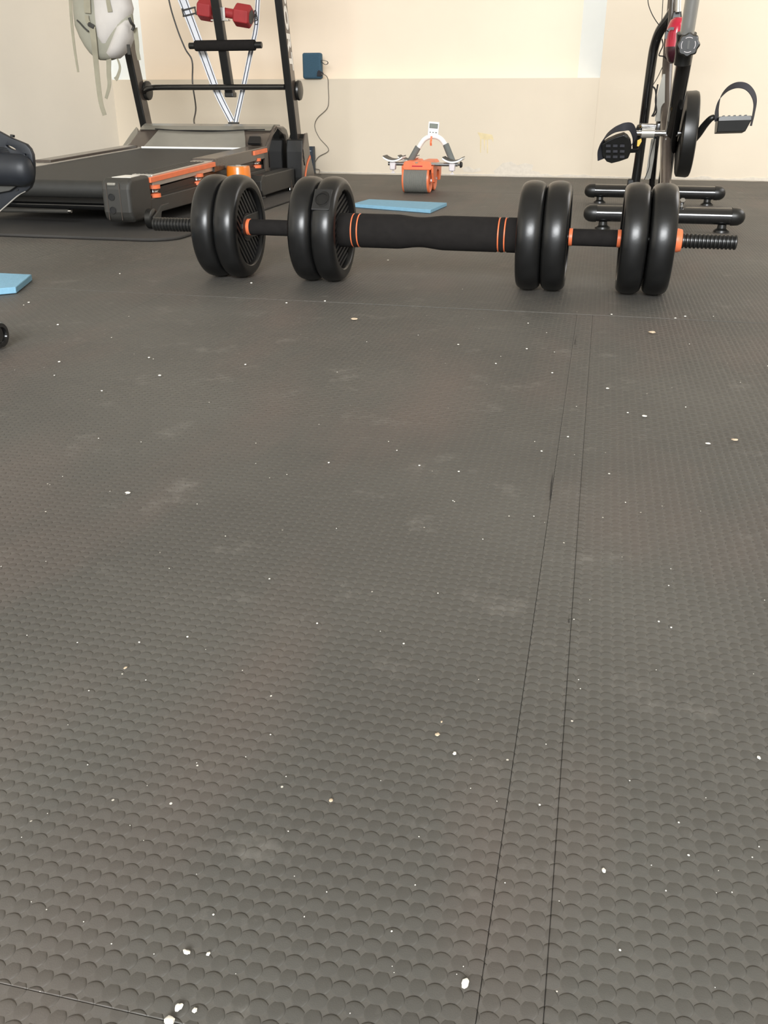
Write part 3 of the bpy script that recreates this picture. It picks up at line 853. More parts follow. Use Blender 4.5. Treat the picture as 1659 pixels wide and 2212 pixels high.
def strap(pts, wd, m='strapg', y=YG-.07, name='strap'):
    b = B(); ribbon(b, [at(px, py, yy if (yy := (p[2] if len(p) > 2 else y)) else y) for p in pts for px, py in [p[:2]]], wd, .002); return obj(name, b, m, bk)
strap([(149, -60, 3.78), (152, 0, 3.78), (155, 50, 3.77), (161, 105, 3.76), (169, 156, 3.76)], [.016, .009])
strap([(187, -50), (188, 0), (189, 28)], .028)
strap([(187, 33), (188, 42), (191, 50)], .017)
strap([(199, 58), (203, 90), (207, 130, YG-.05), (212, 180, YG-.05), (218, 222, YG-.06), (226, 249, YG-.06)], [.026, .019])
strap([(235, 118, YG-.02), (235, 160, YG-.02), (236, 185, YG-.02), (229, 213, YG-.02)], [.023, .012])
strap([(252, 122, YG-.01), (259, 145, YG-.01), (254, 165, YG-.01), (249, 172, YG-.01)], [.006, .017])
strap([(230, -30), (233, 0), (238, 26)], [.014, .020])
strap([(292, 60, YG), (296, 95, YG-.01), (297, 110, YG-.01), (301, 130, YG-.01)], [.020, .014])
strap([(277, 96, YG-.03), (279, 118, YG-.03)], [.014, .014], 'grey')
b = B(); box(b, at(197, 55, YG-.072), (.026, .008, .016), Matrix.Rotation(radians(25), 3, 'Y')); obj('strap_buckle', b, 'grey', bk, bevel=.002)
b = B(); tube(b, [at(167, 44, YG-.045), at(173, 50, YG-.055), at(182, 60, YG-.066), at(191, 68, YG-.068)], .0035, seg=8); obj('zip_pull', b, 'seatg', bk)
b = B(); tube(b, [at(279, 38, YG-.05), at(283, 48, YG-.045), at(289, 56, YG-.03), at(286, 66, YG-.03)], .006, seg=8); obj('side_clip', b, 'grey', bk)
b = B(); ribbon(b, [at(215, -115, YG), V(-2.10, YG-.02, .985), V(-2.045, YG-.06, 1.023), V(-1.995, YG-.02, 1.01), V(-2.03, YG, .93), at(262, -112, YG)], .02, .003, side=V(0, 1, 0)); obj('carry_loop', b, 'strapg', bk)

# ------------------------------------------------------------------ ab roller
WYc = 4.075
ar = thing('ab_roller', 'orange ab roller with grey wheel, curved white elbow rests and a hooped handle', 'ab roller', (-.77, WYc, 0))
RW = .0575
for (yc, x0, x1) in ((4.075, -.832, -.728), (4.215, -.822, -.732)):
    b = B(); nb_ = 20; prof = [(0, 0), (0, RW-.004)]
    for k in range(nb_):
        a = (x1-x0)*k/nb_; s = (x1-x0)/nb_
        prof += [(a+s*.1, RW), (a+s*.8, RW), (a+s*.9, RW-.0014)]
    prof += [(x1-x0, RW-.004), (x1-x0, 0)]
    lathe(b, (x0, yc, RW), XA, prof, seg=40); wh = obj('wheel', b, 'greyr', ar, smooth=25)
    for x, s in ((x0, -1), (x1, 1)):
        b = B(); lathe(b, (x, yc, RW), XA*s, [(-.002, 0), (-.002, RW+.0), (.006, RW-.001), (.008, RW-.006), (.004, RW-.02), (.004, .02), (.008, .016), (.008, 0)], seg=40); obj('wheel_rim', b, 'orange', wh)
        b = B(); lathe(b, (x+s*.008, yc, RW-.006), XA*s, [(0, 0), (0, .006), (.008, .0055), (.010, .003), (.010, 0)], seg=14); obj('axle_bolt', b, 'white', wh)
# bridge housing with V notch
b = B()
zt, zb2 = .131, .104
poly = [V(-.838, 0, zb2), V(-.832, 0, zt-.006), V(-.826, 0, zt), V(-.791, 0, zt), V(-.781, 0, zt-.010), V(-.776, 0, zt-.010), V(-.763, 0, zt), V(-.722, 0, zt), V(-.714, 0, zt-.008), V(-.708, 0, zb2), V(-.715, 0, .096), V(-.832, 0, .096)]
prism(b, [p+V(0, 4.03, 0) for p in poly], V(0, .215, 0)); hs = obj('housing', b, 'orange', ar, smooth=0, bevel=.003)
b = B(); box(b, (-.773, 4.0296, .1115), (.046, .002, .0045)); obj('slot', b, 'redh', hs, smooth=0, bevel=.0005)
for x in (-.712, -.842):
    b = B(); prism(b, [V(x, 4.03, .112), V(x, 4.035, .085), V(x, 4.060, .045), V(x, 4.085, .040), V(x, 4.10, .050), V(x, 4.115, .085), V(x, 4.145, .095), V(x, 4.18, .085), V(x, 4.20, .045), V(x, 4.225, .045), V(x, 4.240, .070), V(x, 4.245, .112)], V(.010, 0, 0)); obj('side_arm', b, 'orange', ar, smooth=0, bevel=.002)
# cross tubes
for y, z in ((4.05, .119), (4.20, .112)):
    b = B(); cyl(b, (-.905, y, z), (-.600, y, z), .0075, seg=18); obj('cross_tube', b, 'chrome', ar)
b = B(); lathe(b, (-.600, 4.12, .115), XA, [(0, 0), (0, .013), (.006, .013), (.010, .009), (.011, 0)], seg=20); obj('end_knob', b, 'grey', ar)
# elbow rests: curved pads with white shells
def rest(xc, y0, y1, z0, hw, name='elbow_rest'):
    def arc(off):
        out = []
        for k in range(11):
            t = -1+2*k/10
            out.append((xc+hw*t, z0+.0150*abs(t)**2.0+off))
        return out
    b = B(); lo, hi = arc(0), arc(.0075)
    prism(b, [V(x, y0, z) for x, z in lo]+[V(x, y0, z) for x, z in hi[::-1]], V(0, y1-y0, 0)); r_ = obj(name, b, 'white', ar, smooth=30, bevel=.0015)
    b = B(); lo, hi = arc(.0077), arc(.0100)
    prism(b, [V(x*.99+xc*.01, y0+.002, z) for x, z in lo]+[V(x*.99+xc*.01, y0+.002, z) for x, z in hi[::-1]], V(0, y1-y0-.004, 0)); obj('pad', b, 'grey', r_, smooth=30)
    b = B(); box(b, (xc-.002, (y0+y1)/2-.02, z0-.016), (.024, .03, .032)); obj('clamp', b, 'pinkw', r_, bevel=.004)
    b = B(); cyl(b, (xc-.001, (y0+y1)/2-.02, z0-.032), (xc-.001, (y0+y1)/2-.02, z0-.042), .003); box(b, (xc-.001, (y0+y1)/2-.02, z0-.043), (.016, .004, .004)); obj('wing_screw', b, 'pinkw', r_)
rest(-.881, 4.02, 4.11, .1270, .043)
rest(-.621, 4.02, 4.11, .1250, .043)
rest(-.845, 4.16, 4.24, .122, .043)
# hoop handle
HY = 4.13
hoop = [V(-.823, HY, .125), V(-.800, HY, .160), V(-.777, HY, .198), V(-.758, HY, .218), V(-.728, HY, .228), V(-.698, HY, .222), V(-.676, HY, .203), V(-.655, HY, .165), V(-.636, HY, .125)]
b = B(); tube(b, hoop, .0105, seg=16, k=8); obj('hoop_handle', b, 'white', ar)
b = B(); cyl(b, V(-.826, HY, .122), V(-.789, HY, .184), .0135, seg=20); obj('hand_grip', b, 'greyf', ar, bevel=.002)
b = B(); cyl(b, V(-.632, HY, .120), V(-.668, HY, .197), .0135, seg=20); obj('hand_grip', b, 'greyf', ar, bevel=.002)
# timer tied on the hoop
TY = HY-.004
tmr = thing('timer', 'small white digital timer with grey screen tied upright on the ab roller handle', 'timer', (-.725, TY, .238))
b = B(); tc0 = at(936, 281, TY)
rot = Matrix.Rotation(radians(4), 3, 'Y')
box(b, tc0, (.047, .009, .066), rot); obj('case', b, 'white', tmr, bevel=.003)
b = B(); box(b, tc0+rot@V(.001, -.0050, .0165), (.034, .001, .017), rot); obj('screen', b, 'lcd', tmr, smooth=0)
b = B()
for s, a in ((1, 1), (-1, 1)): box(b, tc0+rot@V(.001, -.0052, .0165+s*.0085), (.036, .001, .0014), rot)
for s in (1, -1): box(b, tc0+rot@V(.001+s*.0173, -.0052, .0165), (.0014, .001, .0184), rot)
obj('screen_frame', b, 'seatg', tmr, smooth=0)
for k, wx in ((-1, .006), (0, .006), (1, .008)):
    b = B(); box(b, tc0+rot@V(.001+.013*k, -.0050, -.009), (wx, .0015, .0035), rot); obj('button', b, 'greyf', tmr, bevel=.0005)
b = B(); ribbon(b, [tc0+V(-.006, -.0065, -.024), tc0+V(-.007, -.008, -.038), tc0+V(-.007, -.0155, -.048), tc0+V(-.007, -.010, -.062)], .008, .0016); obj('tie', b, 'orange', tmr, label='orange tie')

# ------------------------------------------------------------------ blue foam pads
def pad(corners, z, m, th, label):
    b = B(); n = 8
    a, bb, c, d = [Vector((x, y, 0)) for x, y in corners]
    def pt(s, t, zz): 
        p = (a*(1-s)+bb*s)*(1-t)+(d*(1-s)+c*s)*t
        return V(p.x, p.y, zz+z*max(0, (abs(s-.45)-.2))**2*.4)
    g0 = [[b.verts.new(pt(i/n, j/3, .0003)) for j in range(4)] for i in range(n+1)]
    g1 = [[b.verts.new(pt(i/n, j/3, .0003+th)) for j in range(4)] for i in range(n+1)]
    for i in range(n):
        for j in range(3):
            b.faces.new((g1[i][j], g1[i+1][j], g1[i+1][j+1], g1[i][j+1])); b.faces.new((g0[i][j+1], g0[i+1][j+1], g0[i+1][j], g0[i][j]))
        b.faces.new((g0[i][0], g0[i+1][0], g1[i+1][0], g1[i][0])); b.faces.new((g1[i][3], g1[i+1][3], g0[i+1][3], g0[i][3]))
    for j in range(3):
        b.faces.new((g1[0][j], g1[0][j+1], g0[0][j+1], g0[0][j])); b.faces.new((g0[n][j], g0[n][j+1], g1[n][j+1], g1[n][j]))
    o = obj('knee_pad', b, m, smooth=40, bevel=.0015)
    return tag(o, label, 'pad')
pad([(-.905, 3.425), (-.580, 3.290), (-.562, 3.545), (-.885, 3.610)], .0, 'blue', .0125, 'thin light blue foam pad lying flat between the barbell and the ab roller')
pad([(-1.36, 1.455), (-1.155, 1.645), (-1.208, 1.785), (-1.46, 1.785)], .0, 'blue', .013, 'light blue foam pad cut off by the left edge of the picture')

# ------------------------------------------------------------------ exercise bike
bkx = thing('exercise_bike', 'black and red upright folding exercise bike with strapped pedals, by the pale right wall', 'exercise bike', (.2, 3.4, 0))
def K(name, b, m, **k): return obj(name, b, m, bkx, **k)
for y, x0, x1, zc in ((3.0, -.040, .440, .046), (3.82, -.055, .475, .045)):
    rr_ = .026
    b = B(); lathe(b, (x0+.03, y, zc), XA, [(0, 0), (0, rr_-.0015), (x1-x0-.06, rr_-.0015), (x1-x0-.06, 0)], seg=24); st = K('stabiliser_tube', b, 'gloss')
    for x, s in ((x0, 1), (x1, -1)):
        b = B(); lathe(b, (x, y, zc), XA*s, [(0, 0), (0, .008), (.003, .015), (.009, .021), (.018, .0255), (.030, rr_+.0005), (.040, rr_+.0005), (.040, 0)], seg=24); obj('end_cap', b, 'blk', st)
        b = B(); xf = x+s*.062; lathe(b, (xf, y, 0), V(0, 0, 1), [(0, 0), (0, .024), (.006, .023), (.012, .014), (.022, .013), (.022, 0)], seg=20); obj('levelling_foot', b, 'blk', st)
b = B(); cyl(b, (.252, 2.995, .070), (.252, 2.995, .084), .006); cyl(b, (.252, 2.995, .084), (.252, 2.985, .092), .008, seg=6); K('bolt', b, 'chrome')
b = B(); cyl(b, (.085, 2.995, .070), (.085, 2.995, .078), .005, seg=10); K('bolt', b, 'chrome')
# frame tubes (flattened oval look kept round)
b = B(); tube(b, [V(.135, 3.80, .052), V(.139, 3.775, .20), V(.141, 3.755, .36), V(.1435, 3.74, .50), V(.147, 3.73, .55), V(.158, 3.71, .593), V(.178, 3.69, .624), V(.198, 3.68, .66)], .0175, seg=16); K('rear_leg_tube', b, 'gloss')
b = B(); box(b, (.120, 3.80, .075), (.030, .04, .035)); K('leg_bracket', b, 'blk', bevel=.004)
b = B(); tube(b, [at(1434, 402, 3.80), at(1449, 300, 3.5), at(1466, 200, 3.26), at(1484, 97, 3.12)], .0235, seg=18); K('seat_tube', b, 'gloss')
b = B(); tube(b, [at(1437, 470, 3.02), at(1438, 330, 3.4), at(1439, 210, 3.62), at(1444, 110, 3.70), at(1452, 20, 3.74), at(1458, -60, 3.78)], .018, seg=16); K('handlebar_tube', b, 'brown')
b = B(); tube(b, [at(1408, 402, 3.80), at(1413, 340, 3.7), at(1418, 300, 3.66), at(1427, 250, 3.66)], .012, seg=10); K('brace_tube', b, 'gloss')
b = B(); lathe(b, (.209, 3.115, .500), V(0, -.30, 1).normalized(), [(-.035, 0), (-.035, .0245), (-.005, .0245), (.012, .0275), (.030, .0265), (.046, .0290), (.050, .0290), (.050, 0)], seg=24); K('clamp_collar', b, 'blk')
b = B(); tube(b, [V(.210, 3.10, .545), V(.211, 3.05, .68), V(.212, 2.99, .88)], .0205, seg=18); K('seat_post', b, 'pole')
b = B(); lathe(b, (.212, 2.985, .88), V(0, 0, 1), [(0, 0), (0, .04), (.01, .10), (.05, .12), (.07, .10), (.075, 0)], seg=24); K('saddle', b, 'blk')
# adjusting knob facing the camera
kc = at(1487, 97, 3.055); kd = (CAM-kc).normalized()
u_, v_ = frame(kd)
b = B(); rings = []
for a, q in ((0, .012), (.008, .012), (.009, .030), (.020, .031), (.026, .027), (.026, .0001)):
    rings.append([kc+kd*(a-.01)+(u_*cos(2*pi*i/56)+v_*sin(2*pi*i/56))*(q*(1+.06*cos(8*2*pi*i/56)) if q > .02 else q) for i in range(56)])
ring_loft(b, rings); kn = K('adjusting_knob', b, 'blk', smooth=50)
for a0, a1 in ((60, 120), (150, 210), (240, 300), (330, 390)):
    b = B(); pts = [kc+kd*.0164+(u_*cos(radians(a))+v_*sin(radians(a)))*.0195 for a in range(a0, a1+1, 10)]
    tube(b, pts, .0009, seg=5, smooth=False); obj('ring_mark', b, 'pinkw', kn)
b = B(); box(b, kc+kd*.0164, (.006, .002, .022)); obj('centre_mark', b, 'seatg', kn)
# flywheel housing
b = B(); lathe(b, (.252, 3.45, .262), XA, [(0, 0), (0, .128), (.004, .135), (.036, .137), (.044, .134), (.047, .127), (.047, .05), (.052, .045), (.052, 0)], seg=64); K('flywheel_housing', b, 'blk')
# cranks and pedals
CZ = .266
b = B(); cyl(b, (.10, 3.45, CZ), (.31, 3.45, CZ), .010, seg=16); K('crank_axle', b, 'chrome')
b = B(); cyl(b, (.125, 3.45, CZ), (.168, 3.45, CZ), .016, seg=18); K('bearing_shell', b, 'pale')
b = B(); tube(b, [V(.300, 3.45, .250), V(.312, 3.44, .266), V(.326, 3.42, .292), V(.340, 3.40, .312), V(.352, 3.40, .318)], [.014, .009], seg=12); K('crank_arm', b, 'blk')
b = B(); tube(b, [V(.120, 3.46, .286), V(.112, 3.47, .262), V(.110, 3.48, .230), V(.112, 3.485, .212)], [.013, .010], seg=12); K('crank_arm', b, 'blk')
b = B(); cyl(b, (.122, 3.45, .290), (.170, 3.45, .288), .007); lathe(b, (.116, 3.45, .290), XA, [(0, 0), (0, .009), (.006, .009), (.006, 0)], seg=6); K('pull_bolt', b, 'chrome')
b = B(); prism(b, [at(1377, 303, 3.42), at(1385, 299, 3.42), at(1386, 305, 3.42), at(1380, 316, 3.42), at(1376, 316, 3.42)], V(0, -.004, 0)); K('tag', b, 'tagm', smooth=0)
# right pedal, flat, toe strap up
def pedal(c, rot, sx, sy, name='pedal'):
    """c centre; local x = along spindle, y = foot length, z = up"""
    f = lambda x, y, z: c+rot@V(x, y, z)
    b = B()
    out = []
    nn_ = 9
    for k in range(nn_): out.append((-sx+2*sx*k/(nn_-1), -sy, .004*(k % 2)))
    top = [(x, y, .008+dz_) for x, y, dz_ in out]
    # tray: wide top, narrower underside
    ring_top = [f(x, -sy, .010+.003*(i % 2)) for i, x in enumerate([-sx+2*sx*k/8 for k in range(9)])]+[f(x, sy, .010+.003*(i % 2)) for i, x in enumerate([sx-2*sx*k/8 for k in range(9)])]
    ring_mid = [f(x, -sy, -.002) for x in [-sx+2*sx*k/8 for k in range(9)]]+[f(x, sy, -.002) for x in [sx-2*sx*k/8 for k in range(9)]]
    ring_bot = [f(x, -sy*.8, -.036) for x in [-sx*1.0+1.72*sx*k/8 for k in range(9)]]+[f(x, sy*.8, -.036) for x in [sx*.72-1.72*sx*k/8 for k in range(9)]]
    ring_loft(b, [ring_bot, ring_mid, ring_top])
    p_ = K(name, b, 'blk', smooth=0, bevel=.002)
    b = B()
    for i in range(5): box(b, f(-sx+sx*.33*(i+1), 0, .0115), (.006, sy*1.7, .006), rot)
    obj('tread', b, 'grey', p_, smooth=0, kind='stuff')
    return p_
Ry = Matrix.Rotation(radians(-2), 3, 'Y') @ Matrix.Rotation(radians(-6), 3, 'X')
prR = pedal(V(.415, 3.42, .306), Ry, .052, .045)
b = B(); cyl(b, (.345, 3.41, .318), (.365, 3.415, .314), .006); obj('spindle', b, 'chrome', prR)
Ysp = 3.40
b = B(); ribbon(b, [at(1548, 262, Ysp), at(1549, 236, Ysp), at(1556, 212, Ysp), at(1572, 193, Ysp), at(1592, 184, Ysp), at(1612, 187, Ysp), at(1626, 202, Ysp), at(1631, 222, Ysp), at(1627, 250, Ysp), at(1622, 272, Ysp)], [.034, .026], .002, side=V(.30, .75, .55).normalized()); obj('toe_strap', b, 'strapb', prR)
# left pedal tipped towards the camera
Rl = Matrix.Rotation(radians(16), 3, 'Y') @ Matrix.Rotation(radians(62), 3, 'X')
lc = at(1331, 322, 3.44)
b = B(); pts = [(1299, 312), (1301, 338), (1310, 350), (1321, 354), (1337, 350), (1357, 343), (1361, 333), (1364, 320), (1361, 305), (1355, 296), (1347, 291), (1330, 296), (1312, 304)]
prism(b, [at(x, y, 3.43)+V(0, -.35*(at(x, y, 3.43).z-.2), 0) for x, y in pts], V(0, .018, .010)); plL = K('pedal', b, 'blk', smooth=0, bevel=.003)
for i in range(3):
    for j in range(3):
        q = at(1314+15*i, 315+12*j, 3.425); b = B(); box(b, q+V(0, -.35*(q.z-.2), 0), (.016, .004, .009)); obj('tread_block', b, 'strapb', plL, smooth=0, bevel=.001)
b = B(); cyl(b, at(1360, 326, 3.45), at(1376, 325, 3.47), .007); obj('spindle', b, 'blk', plL)
b = B(); ribbon(b, [at(1298, 345, 3.44), at(1298, 318, 3.43), at(1306, 298, 3.40), at(1325, 282, 3.37), at(1345, 275, 3.36), at(1362, 274, 3.38), at(1370, 288, 3.41), at(1371, 302, 3.43), at(1364, 314, 3.44)], [.030, .022], .003, side=V(.45, .45, .75).normalized()); obj('toe_strap', b, 'strapb', plL)
# pale chain guard sheet, cables
b = B(); prism(b, [at(x, y, 3.58) for x, y in [(1432, 160), (1437, 160), (1435, 262), (1426, 262), (1415, 262), (1420, 205)]], V(.0, .006, 0)); K('chain_guard', b, 'silver', smooth=0)
b = B(); prism(b, [at(x, y, 3.62) for x, y in [(1407, 300), (1417, 300), (1413, 340), (1405, 386), (1394, 388), (1400, 345)]], V(.0, .006, 0)); K('chain_guard', b, 'silver', smooth=0)
for pts, r_ in (([(1421, 182), (1416, 215), (1418, 240), (1411, 252)], .003), ([(1431, 145), (1420, 168), (1409, 186)], .0015), ([(1409, 186), (1416, 195), (1417, 220), (1414, 240), (1408, 252)], .0032),
                ([(1400, -20), (1400, 5), (1406, 25), (1415, 42), (1425, 56)], .0016), ([(1433, -20), (1431, 20), (1429, 50)], .0014), ([(1430, 84), (1432, 98), (1426, 112), (1424, 120), (1434, 122), (1440, 128)], .0022),
                ([(1414, 300), (1404, 340), (1402, 362), (1392, 388)], .0016)):
    b = B(); tube(b, [at(x, y, 3.55) for x, y in pts], r_, seg=6); K('cable', b, 'cord')
# tension unit: red shell, dark base, neck
def blob(name, sl, yc, depth, m):
    b = B(); rings = []
    for y, xl, xr, dd in sl:
        a, c = at(xl, y, yc), at(xr, y, yc)
        m0 = (a+c)/2; hw = (c-a).length/2
        rings.append([V(m0.x+hw*cos(t), yc+depth*dd*sin(t), m0.z) for t in [2*pi*i/24 for i in range(24)]])
    ring_loft(b, rings); return K(name, b, m, smooth=60)
blob('tension_housing', [(38, 1456, 1478, .5), (44, 1448, 1480, .8), (60, 1441, 1482, 1), (75, 1438, 1480, 1), (90, 1437, 1478, 1), (103, 1436, 1475, 1)], 3.52, .05, 'redh')
blob('housing_base', [(102, 1436, 1475, 1), (112, 1436, 1468, 1), (122, 1438, 1462, .9), (132, 1442, 1458, .7), (137, 1447, 1455, .4)], 3.52, .05, 'dkred')
b = B(); ribbon(b, [at(1438, 84, 3.466), at(1441, 70, 3.466), at(1448, 62, 3.466), at(1456, 62, 3.466)], .008, .003, side=V(.5, 0, .8).normalized()); K('housing_swoosh', b, 'blk')
b = B(); prism(b, [at(x, y, 3.56) for x, y in [(1454, 24), (1472, 22), (1474, 48), (1448, 50)]], V(0, .03, 0)); K('neck_block', b, 'blk', smooth=0, bevel=.004)
b = B(); cyl(b, at(1465, 26, 3.54), at(1466, -4, 3.54), .0085); K('tension_screw', b, 'chrome')
b = B(); tube(b, [at(1449, 60, 3.6), at(1452, 20, 3.6), at(1455, -30, 3.6)], .011, seg=12); K('stem', b, 'brown')
b = B(); prism(b, [V(.05, 3.64, .90), V(.42, 3.64, .90), V(.42, 3.66, .93), V(.05, 3.66, .93)], V(0, .05, .0)); K('handlebar', b, 'blk', smooth=0, bevel=.01)

# ------------------------------------------------------------------ machine at the left edge
YM = 1.50
em = thing('workout_bench', 'black curved bench seat with padded roll at the left edge, only its end in view', 'bench', (-1.35, YM, 0))
out = [(-75, 250), (-30, 272), (0, 286), (22, 298), (44, 307), (58, 313), (66, 322), (71, 334), (73, 352), (73, 375), (71, 392), (66, 404), (56, 413), (38, 422), (18, 440), (0, 455), (-30, 482), (-75, 515)]
def hole(cx, cy, rx, ry, rot, n=14):
    return [(cx+rx*cos(a)*cos(rot)-ry*sin(a)*sin(rot), cy+rx*cos(a)*sin(rot)+ry*sin(a)*cos(rot)) for a in [2*pi*i/n for i in range(n)]]
holes = [hole(27, 319, 14, 4.5, .45), hole(58.5, 334, 4, 3, .9), hole(52, 394, 3.8, 2, -.1), hole(36.5, 410, 4.2, 2.3, -.1)]
# plate with real holes through a 2-D curve
cu = bpy.data.curves.new('shell_tmp', 'CURVE'); cu.dimensions = '2D'; cu.fill_mode = 'BOTH'; cu.extrude = .0035; cu.bevel_depth = .0015; cu.bevel_resolution = 1
org = at(0, 370, YM)
for loop in [out]+holes[:2]:
    s_ = cu.splines.new('POLY'); s_.points.add(len(loop)-1); s_.use_cyclic_u = True
    for p_, (x, y) in zip(s_.points, loop):
        q = at(x, y, YM)-org; p_.co = (q.x, q.z, 0, 1)
to = bpy.data.objects.new('shell_tmp', cu); C.objects.link(to); bpy.context.view_layer.update()
me = bpy.data.meshes.new_from_object(to.evaluated_get(bpy.context.evaluated_depsgraph_get())); bpy.data.objects.remove(to)
b = B(); b.from_mesh(me)
for v in b.verts: v.co = V(v.co.x, v.co.z, v.co.y)+org
bmesh.ops.remove_doubles(b, verts=b.verts, dist=1e-5)
shell = obj('seat_shell', b, 'blueb', em, smooth=40)
for hh in holes[2:]:
    b = B(); prism(b, [at(x, y, YM-.006) for x, y in hh], V(0, -.0008, 0)); obj('bolt_hole', b, 'seatg' if hh is holes[2] else 'groove', shell, smooth=0)
# padded roll bulging out of the shell
b = B(); rings = []
for x, s in ((-130, 1), (-60, 1), (0, 1), (30, .99), (50, .95), (62, .84), (69, .6), (71.5, .3)):
    c = at(x, 366+2*(x/70), YM-.012); rad = .032*s
    rings.append([V(c.x, c.y-.024*s*sin(t) if sin(t) > 0 else c.y-.004*sin(t), c.z+rad*cos(t)*.86) for t in [2*pi*i/28 for i in range(28)]])
ring_loft(b, rings); obj('padded_roll', b, 'blueb', em, smooth=60)
b = B(); prism(b, [at(x, y, YM-.010) for x, y in [(-60, 388), (0, 388), (25, 388), (40, 392), (34, 404), (22, 412), (0, 416), (-60, 430)]], V(0, -.003, 0)); obj('under_tray', b, 'seatg', em, smooth=0, bevel=.001)
for k in range(6):
    b = B(); tube(b, [at(-40, 318+4*k, YM-.011), at(0, 318+4.2*k, YM-.011), at(14+3*k, 320+4*k, YM-.008)], .0006, seg=5); obj('moulded_line', b, 'groove', em)
b = B(); cyl(b, at(27, 296, YM), at(27, 291, YM), .004, seg=10); obj('bolt', b, 'blk', em)
b = B(); tube(b, [at(55, 413, YM-.004), at(38, 423, YM-.004), at(0, 456, YM-.004), at(-40, 490, YM-.004)], .0012, seg=6); obj('rim_edge', b, 'pale', em)
b = B(); cyl(b, (-1.56, YM+.02, .24), (-1.56, YM+.02, .02), .02); box(b, (-1.56, YM-.1, .017), (.05, .5, .03)); obj('frame_post', b, 'gloss', em, bevel=.003)
b = B(); box(b, (-1.235, 1.235, .022), (.65, .03, .03)); obj('floor_beam', b, 'gloss', em, bevel=.004)
b = B(); lathe(b, (-.925, 1.235, .022), XA, [(0, 0), (0, .021), (.012, .0215), (.018, .019), (.0185, .013), (.012, .012), (.012, 0)], seg=24); obj('foot_wheel', b, 'gloss', em)

# two short places where the long seams gape
for pts in ([(1194.5, 1018), (1193, 1040), (1189.5, 1080), (1187.5, 1080), (1190, 1045)], [(1228.5, 1328), (1230, 1345), (1228, 1346)], [(1245, 722), (1242.5, 744), (1241, 744)]):
    b = B(); g_ = []
    for x, y in pts:
        d = FW + RT*((x-829.5)/FPX) + UP*((1106-y)/FPX); g_.append(CAM + d*((.0002-CAM.z)/d.z))
    prism(b, g_, V(0, 0, .0002)); obj('seam_gap', b, 'groove', floor, smooth=0)

# ------------------------------------------------------------------ crumbs and pebbles on the mats
def on_floor(x, y, z=0):
    d = FW + RT*((x-829.5)/FPX) + UP*((1106-y)/FPX)
    return CAM + d*((z-CAM.z)/d.z)
def chip(x, y, wpx, hpx, m, name, label, cat, z=.0002, group=None):
    p = on_floor(x, y); dd = (p-CAM).length
    r = wpx*dd/FPX/2*.88
    b = B(); bmesh.ops.create_icosphere(b, subdivisions=2, radius=1)
    rnd = random.Random(int(x*7+y))
    for v in b.verts:
        k_ = 1+rnd.uniform(-.22, .22)
        v.co = V(v.co.x*r*k_, v.co.y*r*k_*min(1.6, hpx/wpx*1.3), v.co.z*r*.33*k_)
    rt_ = Matrix.Rotation(rnd.uniform(-.3, .3), 3, 'Z')
    mz = min((rt_@v.co).z for v in b.verts)
    for v in b.verts: v.co = rt_@v.co + V(p.x, p.y, z-mz)
    return tag(obj(name, b, m, origin=p, smooth=50), label, cat, group)
chip(765, 691, 15, 7, 'stone', 'pebble', 'largest tan pebble, lying in front of the middle foam grip', 'pebble')
chip(1408, 720, 16, 9, 'stone', 'pebble', 'grey-tan pebble on the mat in front of the rightmost plates', 'pebble')
chip(1586, 952, 15, 6, 'stone', 'pebble', 'flat tan pebble near the right edge of the picture', 'pebble')
chip(1005, 2127, 17, 19, 'crumb', 'plaster_chip', 'biggest white plaster chip, near the seam at the bottom', 'chip')
chip(386, 2178, 15, 15, 'crumb', 'plaster_chip', 'pale chip at bottom left, larger of a pair', 'chip')
chip(421, 2184, 11, 9, 'crumb', 'plaster_chip', 'small pale chip just right of the larger bottom left chip', 'chip')
chip(366, 2208, 24, 14, 'crumb', 'plaster_chip', 'pale flake cut by the bottom edge of the picture', 'chip')
chip(982, 1629, 8, 11, 'crumb', 'plaster_chip', 'white chip just below two tan grains left of the seam', 'chip')
chip(945, 1588, 11, 9, 'stone', 'pebble', 'tan grain left of the seam, the rounder of two', 'pebble')
chip(954, 1560, 5, 11, 'stone', 'pebble', 'thin upright tan sliver left of the seam', 'pebble')
chip(715, 1730, 9, 10, 'stone', 'pebble', 'lone tan grain in the lower middle of the mat', 'pebble')
chip(1304, 1882, 9, 10, 'crumb', 'plaster_chip', 'cream chip on the lower right mat', 'chip')
chip(276, 1066, 12, 7, 'crumb', 'plaster_chip', 'white chip alone on the left middle of the mat', 'chip')
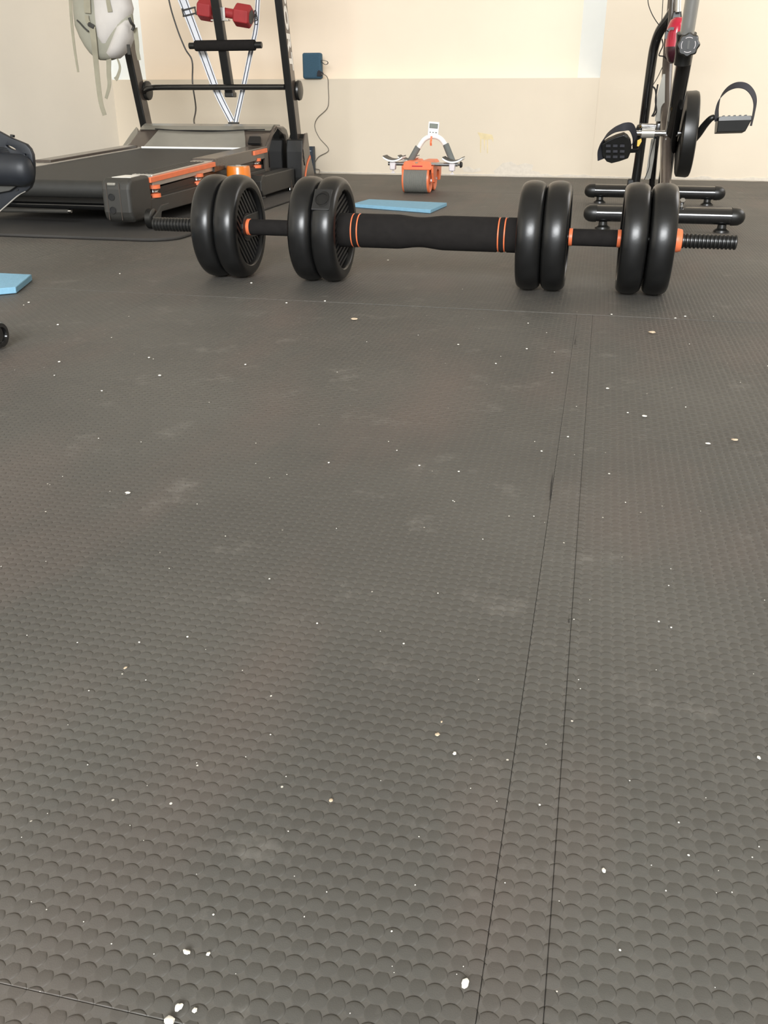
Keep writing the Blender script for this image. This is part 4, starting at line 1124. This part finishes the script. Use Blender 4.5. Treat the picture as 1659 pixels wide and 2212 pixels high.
chip(345, 812, 8, 6, 'crumb', 'plaster_chip', 'white chip on the upper left of the mat below the pale smudges', 'chip')
chip(1392, 900, 10, 8, 'crumb', 'plaster_chip', 'white chip on the right mat, right of the seam', 'chip')
chip(1529, 960, 11, 6, 'crumb', 'plaster_chip', 'white chip left of the flat tan pebble at right', 'chip')
chip(1312, 840, 8, 5, 'crumb', 'plaster_chip', 'white chip just right of the long seam, below the right plates', 'chip')
chip(271, 1444, 8, 8, 'stone', 'pebble', 'small tan grain on the lower left mat', 'pebble')
chip(1639, 1638, 8, 9, 'crumb', 'plaster_chip', 'white chip at the right edge in the lower half', 'chip')
chip(450, 2062, 8, 8, 'crumb', 'plaster_chip', 'bright tiny chip above the bottom left pair', 'chip')
chip(403, 2059, 18, 8, 'crumb', 'plaster_chip', 'flat grey-white flake above the bottom left pair', 'chip')
b = B(); rnd = random.Random(3)
fixed = [(62, 654), (125, 702), (128, 782), (220, 845), (322, 773), (530, 788), (619, 655), (702, 651), (990, 745), (1138, 754), (1071, 786), (1193, 806), (906, 1006), (1170, 975), (991, 1019), (1356, 892), (1423, 1343), (685, 1347),
         (301, 1388), (405, 1376), (582, 1251), (872, 1391), (1450, 1356), (1316, 1024), (461, 1976), (846, 2012), (1466, 1777), (1487, 1848), (1339, 2053), (1227, 944), (1459, 688), (1480, 684), (449, 2060), (1166, 1739), (710, 1000), (1321, 680), (543, 612), (838, 563)]
for i in range(150):
    if i < len(fixed): x, y = fixed[i]; s = 4.6
    else:
        x, y = rnd.uniform(0, 1659), 560+1640*rnd.random()**1.1; s = rnd.uniform(1.6, 3.4)
    p = on_floor(x, y); r = s*(p-CAM).length/FPX/2
    if p.z < -1 or p.y > 4.9: continue
    vs = bmesh.ops.create_icosphere(b, subdivisions=1, radius=1)['verts']
    for v in vs: v.co = V(v.co.x*r*rnd.uniform(.8, 1.3), v.co.y*r*rnd.uniform(.8, 1.4), v.co.z*r*.5+r*.4)+p
o = obj('crumbs', b, 'crumb', kind='stuff'); tag(o, 'tiny white crumbs and grit scattered over the black floor mats', 'debris')
